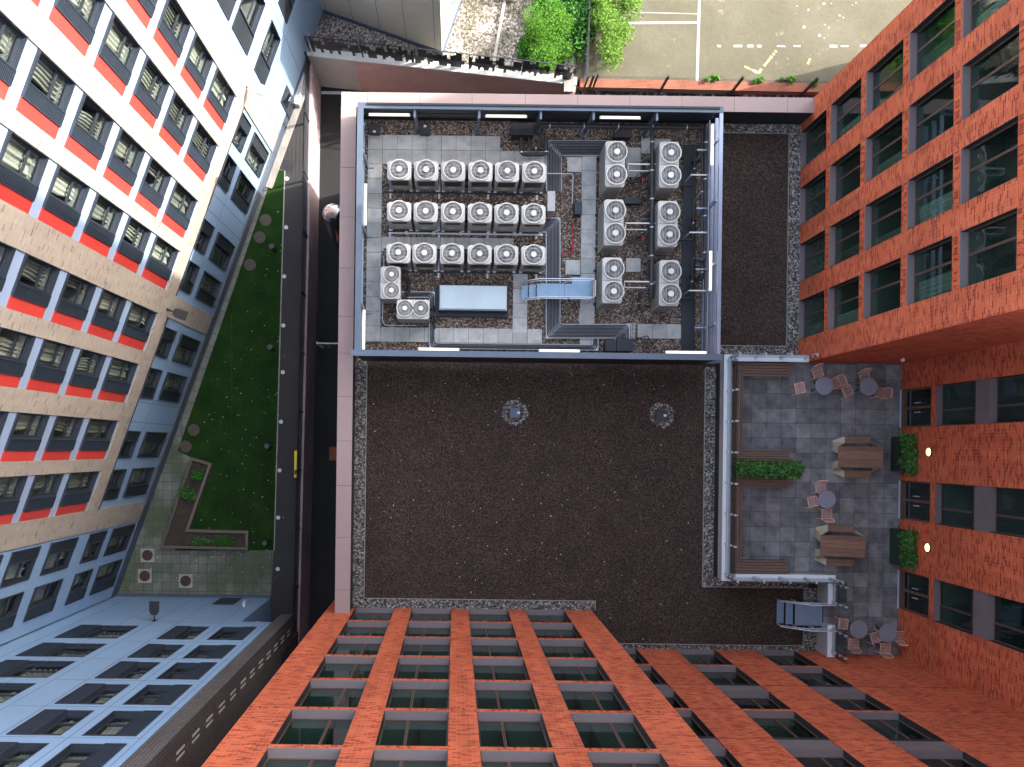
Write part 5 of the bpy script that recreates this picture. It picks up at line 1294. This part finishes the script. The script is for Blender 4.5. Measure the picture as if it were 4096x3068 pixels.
FN.N = -FN.N; m = MB(); FN.box(m, -.1, 13.13, -.35, 0, AZL, NZ+.12); FN.box(m, 12.9, 13.13, 0, 1.2, AZL, NZ+.12) ; m.obj('wall', PINKW, NW)
m = MB(); FN.box(m, -.15, 13.15, -.36, .03, NZ+.12, NZ+.2); m.obj('coping', WHITEP, NW)
m = MB(); FN.box(m, 0, 2.2, .002, .006, AZL, NZ+.1); m.obj('pale_patch', plain('pale_render_patch', (.42,.38,.33), .8, 0, .2, .6), NW)
# chequered fence
CF = empty('chequered_fence', (0,0,0), 0, 'black metal fence with chequered perforated panels above the pink wall', 'fence')
rf = random.Random(2); H0 = NZ+.22; HH = 1.6
nb = 5; Lf = 13.0
for bay in range(nb):
    s0 = bay*Lf/nb+.04; s1 = (bay+1)*Lf/nb-.04; m = MB(); nc = 18; w_ = (s1-s0)/nc
    for c in range(nc):
        a = s0+c*w_; b = a+w_
        for h0, h1 in ((0,.5),(.52,1.0)):
            t_ = rf.random(); z0 = H0+HH*h0; z1 = H0+HH*h1; top = h0 > .1
            if t_ < .30: FN.box(m, a, b, -.19, -.175, z0, z1)
            elif t_ < .80:
                k = rf.uniform(.3,.6); 
                if top: FN.box(m, a, b, -.19, -.175, z0, z1-(z1-z0)*k)
                else: FN.box(m, a, b, -.19, -.175, z0+(z1-z0)*k, z1)
    m.obj('panel', BLACKP, CF)
    m = MB(); FN.box(m, s0-.03, s0+.02, -.21, -.15, NZ+.2, H0+HH); FN.box(m, s0, s1, -.2, -.16, H0+HH, H0+HH+.04); FN.box(m, s0, s1, -.195, -.165, H0+HH*.5, H0+HH*.5+.03); m.obj('frame', DARKM, CF)
# mesh fence over the west alley
MF = empty('mesh_fence', (0,0,0), 0, 'dark wire mesh fence between the asphalt path and the alley', 'fence')
def meshfence(par, a, b, z0, h, sp_v, sp_h, mat, posts, r=.008, tilt=0):
    a, b = Vector(a), Vector(b); L_ = (b-a).length; t_ = (b-a)/L_; nn = Vector((-t_.y,t_.x))
    m = MB(); n = int(L_/sp_v)
    for i in range(n+1): p = a+t_*(i*L_/n); m.tube([(p.x,p.y,z0),(p.x+nn.x*tilt,p.y+nn.y*tilt,z0+h)], r, 3, False)
    k = 0
    while k*sp_h <= h: m.tube([(a.x+nn.x*tilt*k*sp_h/h,a.y+nn.y*tilt*k*sp_h/h,z0+k*sp_h),(b.x+nn.x*tilt*k*sp_h/h,b.y+nn.y*tilt*k*sp_h/h,z0+k*sp_h)], r, 3, False); k += 1
    m.obj('mesh_panel', mat, par)
    for i in range(posts): p = a.lerp(b, i/(posts-1)); m = MB(); m.box(p.x-.04,p.x+.04,p.y-.04,p.y+.04,z0-.1,z0+h+.08); m.obj('post', mat, par)
for a, b, n in ((west_edge[1],west_edge[2],4),(west_edge[2],west_edge[3],8)):
    meshfence(MF, (a[0]-.1,a[1]-.1), (b[0]-.1,b[1]), GZ+.15, 1.3, .14, .12, DARKM, n, .011)
a = cr(T2,372,717,-7.4); m = MB(); m.box(-.05,.05,-.66,.66,-.2,.25); m.v = [(x*1.6,y*1.0,z) for x,y,z in m.v]
e = thing('yellow_grit_sign', 'yellow rectangular sign board fixed to the alley fence', 'sign', (a[0],a[1],-7.5)); m.obj('board', YELLOW, e, .02); MB().box(-.06,.04,-.5,-.3,.255,.262).obj('black_mark', BLACKP, e)
# yard fences
YF = empty('yard_fence', (0,0,0), 0, 'dark wire fence with leaning posts along the south edge of the concrete yard', 'fence')
fp = [(2438,375),(2721,375),(3007,380)]
zf = -7.6; ya = at(2400,352,zf); yb_ = at(3300,362,zf)
meshfence(YF, (ya[0]-.4,17.65), (24,17.4), zf, 1.9, .12, .16, DARKM, 2, .006)
for i in range(6):
    x = 6.3+i*3.5; m = MB(); m.box(x-.05,x+.05,17.55,17.65,zf-1,zf+2.0); m.obj('post', DARKM, YF)
SF = empty('yard_fence', (0,0,0), 0, 'dark fence running north between the bushes and the concrete yard', 'fence')
meshfence(SF, (6.05,17.6), (6.35,40), zf, 1.8, .14, .15, DARKM, 8, .008)
m = MB(); m.prism([(5.1,17.5),(5.55,17.5),(5.7,40),(5.25,40)], zf, zf+.25); tag(m.obj('low_wall', CONC), 'low concrete wall beside the fence and the bushes', 'wall')
m = MB(); m.prism([(5.9,17.80),(40,17.5),(40,17.93),(5.9,18.23)], -8.9, zf+.06); tag(m.obj('low_wall', plain('orange_brick_wall',(.27,.095,.055),.9,0,.45,1.2)), 'low weathered orange brick wall along the yard beside the wire fence', 'wall')
m = MB(); m.prism([(1.6,19),(1.75,19),(4.2,34),(4.05,34)], zf, zf+.15); tag(m.obj('kerb', CONC), 'thin concrete kerb between the pale gravel and the bushes', 'kerb')
# bushes
def bush(label, cx, cy, rx, ry, h, n_, size, mat, seed, lobes=16, blade=False, zb=zf):
    r = random.Random(seed); L_ = []
    for k in range(lobes):
        a = r.uniform(0,6.283); q = math.sqrt(r.random())*.75; L_.append((cx+rx*q*math.cos(a), cy+ry*q*math.sin(a), zb+h*r.uniform(.35,.85), r.uniform(.25,.5)*min(rx,ry)))
    def f(rr):
        l = rr.choice(L_); 
        while True:
            v = Vector((rr.gauss(0,1),rr.gauss(0,1),rr.gauss(0,1)))
            if v.length > .1: break
        v.normalize(); k = l[3]*rr.uniform(.55,1.15); return (l[0]+v.x*k, l[1]+v.y*k, max(zb+.02,l[2]+v.z*k*.9))
    m = leaves(r, n_, f, size, .8, blade); e = thing('bush', label, 'bush', (0,0,0)); m.obj('crown', mat, e)
    m = MB()
    for l in L_[:8]: m.tube([(cx+(l[0]-cx)*.2,cy+(l[1]-cy)*.2,zb),(l[0],l[1],l[2])], .03, 5)
    m.obj('trunk', SOIL, e); return e
c = at(2190,150,-6.8); bush('light green feathery bush between the gravel and the fence', c[0], c[1], 1.25, 1.9, 1.7, 14000, .11, LEAF_L, 21, 30, True)
c = at(2255,60,-7.2); bush('dark green ivy like bush behind the feathery bush', c[0]+.1, c[1]+.3, 1.7, 2.9, .9, 12000, .15, LEAF_D, 22, 44)
c = at(2130,175,-7.3); bush('low dark green bush at the foot of the chequered fence', c[0]+.7, c[1]-.1, 1.5, 1.0, .6, 4000, .14, LEAF_D, 23, 16)
c = at(2455,80,-6.8); bush('wispy yellow green bush spilling over the yard side of the fence', c[0]+.1, c[1], 1.15, 2.7, 1.7, 14000, .13, LEAF_Y, 24, 30, True)
c = at(2560,345,-7.5)
for k, (x_, y_) in enumerate(((2850,315),(3035,325),(3150,318),(3270,330))):
    c = at(x_,y_,-7.5); bush('small bright weed on the yard edge, %s of four' % ['first','second','third','last'][k], c[0], c[1], .45, .22, .25, 500, .1, LEAF_L, 30+k, 6)
# wedge building and neighbours
wb = [at(1189,10,NZ), at(1768,216,NZ), at(1805,112,NZ), at(1850,-15,NZ)]
WB = empty('wedge_building', (0,0,0), 0, 'wedge shaped white metal clad building, front shaded beige in its colour, pointing down at the top', 'building')
far = [(wb[3][0]+3,45),(wb[0][0]-14,45)]; v0 = Vector(wb[0]); v1 = Vector(wb[1]); dr = (v0-v1).normalized(); w0 = tuple(v0+dr*8)
WH = .5
m = MB(); m.quad((*w0,NZ+.3),(*wb[1],NZ+.3),(*wb[1],WH),(*w0,WH)); WBW = m.obj('front_wall', BEIGEW, WB)  # front beige against the white side: its shade put into colour
m = MB(); e1 = Vector(wb[2]); e2 = Vector(wb[3]); dd_ = (e2-v1).normalized(); w3 = tuple(v1+dd_*12)
m.quad((*wb[1],NZ+.3),(*w3,NZ+.3),(*w3,WH),(*wb[1],WH)); m.obj('side_wall', WHITEW, WB)
m = MB(); m.sheet([w0,wb[1],w3,(w0[0]+4,w0[1]+12)], WH); m.quad((*w3,NZ),((w0[0]+4),(w0[1]+12),NZ),((w0[0]+4),(w0[1]+12),WH),(*w3,WH)); m.quad((*w0,NZ),((w0[0]+4),(w0[1]+12),NZ),((w0[0]+4),(w0[1]+12),WH),(*w0,WH)); m.obj('roof', CONC, WB)
m = MB(); pl = inset([w0,wb[1],w3,(w0[0]+4,w0[1]+12)], -.05); m.prism(pl, NZ, NZ+.3); m.obj('plinth', PLINTH, WB)
m = MB(); FW = Fac(wb[1], (dr.x,dr.y), 1)
if FW.N.y > 0: FW.N = -FW.N
for k, s_ in enumerate((.35,1.85,3.2,4.6,6.0,7.3)): FW.box(m, s_-.012, s_+.012, 0, .004, NZ+.3, WH)
weld(WBW, m, PLINTH)
m = MB(); FW2 = Fac(wb[1], (dd_.x,dd_.y), 1)
if FW2.N.x < 0: FW2.N = -FW2.N
FW2.box(m, 1.2, 2.2, .004, .02, NZ+1.2, WH-1); m.obj('window', GLASSL, WB)
m = MB(); q = at(1945,-20,NZ); m.prism([(q[0],q[1]),(q[0]+1.35,q[1]-.35),(q[0]+1.8,q[1]+2),(q[0]+.3,q[1]+2)], NZ, NZ+.6); tag(m.obj('roof_upstand', BEIGEW, None, .02), 'small beige metal upstand on the pale gravel at the top edge', 'upstand')
# access stair platform top left
a = at(1150,110,-6.5); e = thing('stair_landing', 'grey steel landing with railings between the pale building and the chequered fence', 'stair', (a[0],a[1],GZ))
m = MB(); m.prism([(-.7,.8),(.9,.35),(.9,-.9),(.0,-1.0)], .0, .9); m.obj('landing', CONC, e)
m = MB()
rl_ = [(-.75,.85),(.9,.4),(1.1,-1.0)]
for h in (1.95,1.5): m.tube([(x,y,h) for x,y in rl_], .025, 6)
for p, q in zip(rl_, rl_[1:]):
    for k in range(7): x = p[0]+(q[0]-p[0])*k/6; y = p[1]+(q[1]-p[1])*k/6; m.tube([(x,y,.9),(x,y,1.95)], .015, 5)
m.obj('railing', STEEL, e)
# bench-like cabinet by door
a = cr(C2,385,685,GZ+.4); m = MB(); m.prism([(-.33,.95),(.3,.7),(.1,-1.0),(-.5,-.85)], 0, .45); e = thing('metal_cabinet', 'long low grey metal cabinet beside the alley fence at the north end of the path', 'cabinet', (a[0],a[1],GZ)); m.obj('body', STEEL, e, .02); MB().box(-.25,-.1,.2,.35,.45,.47).obj('latch', DARKM, e)
# gutter strip at building foot with litter
m = MB(); FL.box(m, -4.3, 1.8, .0, .35, GZ, GZ+.05); tag(m.obj('kerb', CONC), 'narrow concrete kerb along the foot of the pale building', 'kerb')
# alley things
a = cr(C6,690,420,-2.0)
e = thing('flue_duct', 'shiny steel flue elbow rising from the dark alley beside the coping', 'duct', (a[0],a[1],0))
q = [p3(C6,705,400,-6.0),p3(C6,690,330,-3.0),p3(C6,645,205,-.4),p3(C6,690,190,-.3),p3(C6,722,210,-.3)]
MB().tube(rounded([(x-a[0],y-a[1],z) for x,y,z in q], .35), .34, 18).obj('elbow', CHROME, e)
MB().tube([(q[0][0]-a[0],q[0][1]-a[1],-11.2),(q[0][0]-a[0],q[0][1]-a[1],-6.0)], .34, 18).obj('flue_shaft', CHROME, e)
m = MB(); b = p3(C6,690,300,-3.4); m.box(b[0]-a[0]+.1,b[0]-a[0]+.2,b[1]-a[1]-.8,b[1]-a[1]+.6,-3.6,-2.9); m.obj('orange_strap', ORHATCH, e)
a = cr(C6,545,1252,-9.5); e = thing('alley_barrier', 'thin white steel barrier rail crossing the dark alley', 'barrier', (a[0],a[1],AZL))
m = MB(); m.box(0,2.6,-.03,.03,1.75,1.82); m.obj('bar', WHITEP, e); m = MB(); m.box(-.05,.05,-.06,.06,0,1.95); m.box(.4,.46,-.04,.04,0,1.75); m.obj('post', WHITEP, e)
x0,x1,y0,y1 = rectpx(T2,640,578,700,688,AZL); m = MB(); m.box(x0,x1+.4,y0,y1,AZL,AZL+.05); tag(m.obj('floor_hatch', ORHATCH), 'rust orange plate on the floor of the dark alley', 'hatch')
x0,x1,y0,y1 = rectpx(C2,575,735,735,760,AZL); m = MB()
m.box(x0,x1+.5,y0,y1,AZL,AZL+.03)
for k in range(22): m.box(x0+k*.14+.03,x0+k*.14+.08,y0+.03,y1-.03,AZL+.03,AZL+.036)
tag(m.obj('drain_grating', STEEL), 'pale drain grating across the north end of the alley', 'grating')
x0,x1,y0,y1 = rectpx(C2,175,1270,370,1390,GZ); m = MB(); m.prism([(x0,y0+.3),(x1-.2,y0),(x1,y1-.2),(x0+.4,y1)], GZ, GZ+.008); tag(m.obj('asphalt_patch', BLACKP), kind='structure')

# ---- world-space empties for buildings: keep them at origin (their parts are in place)
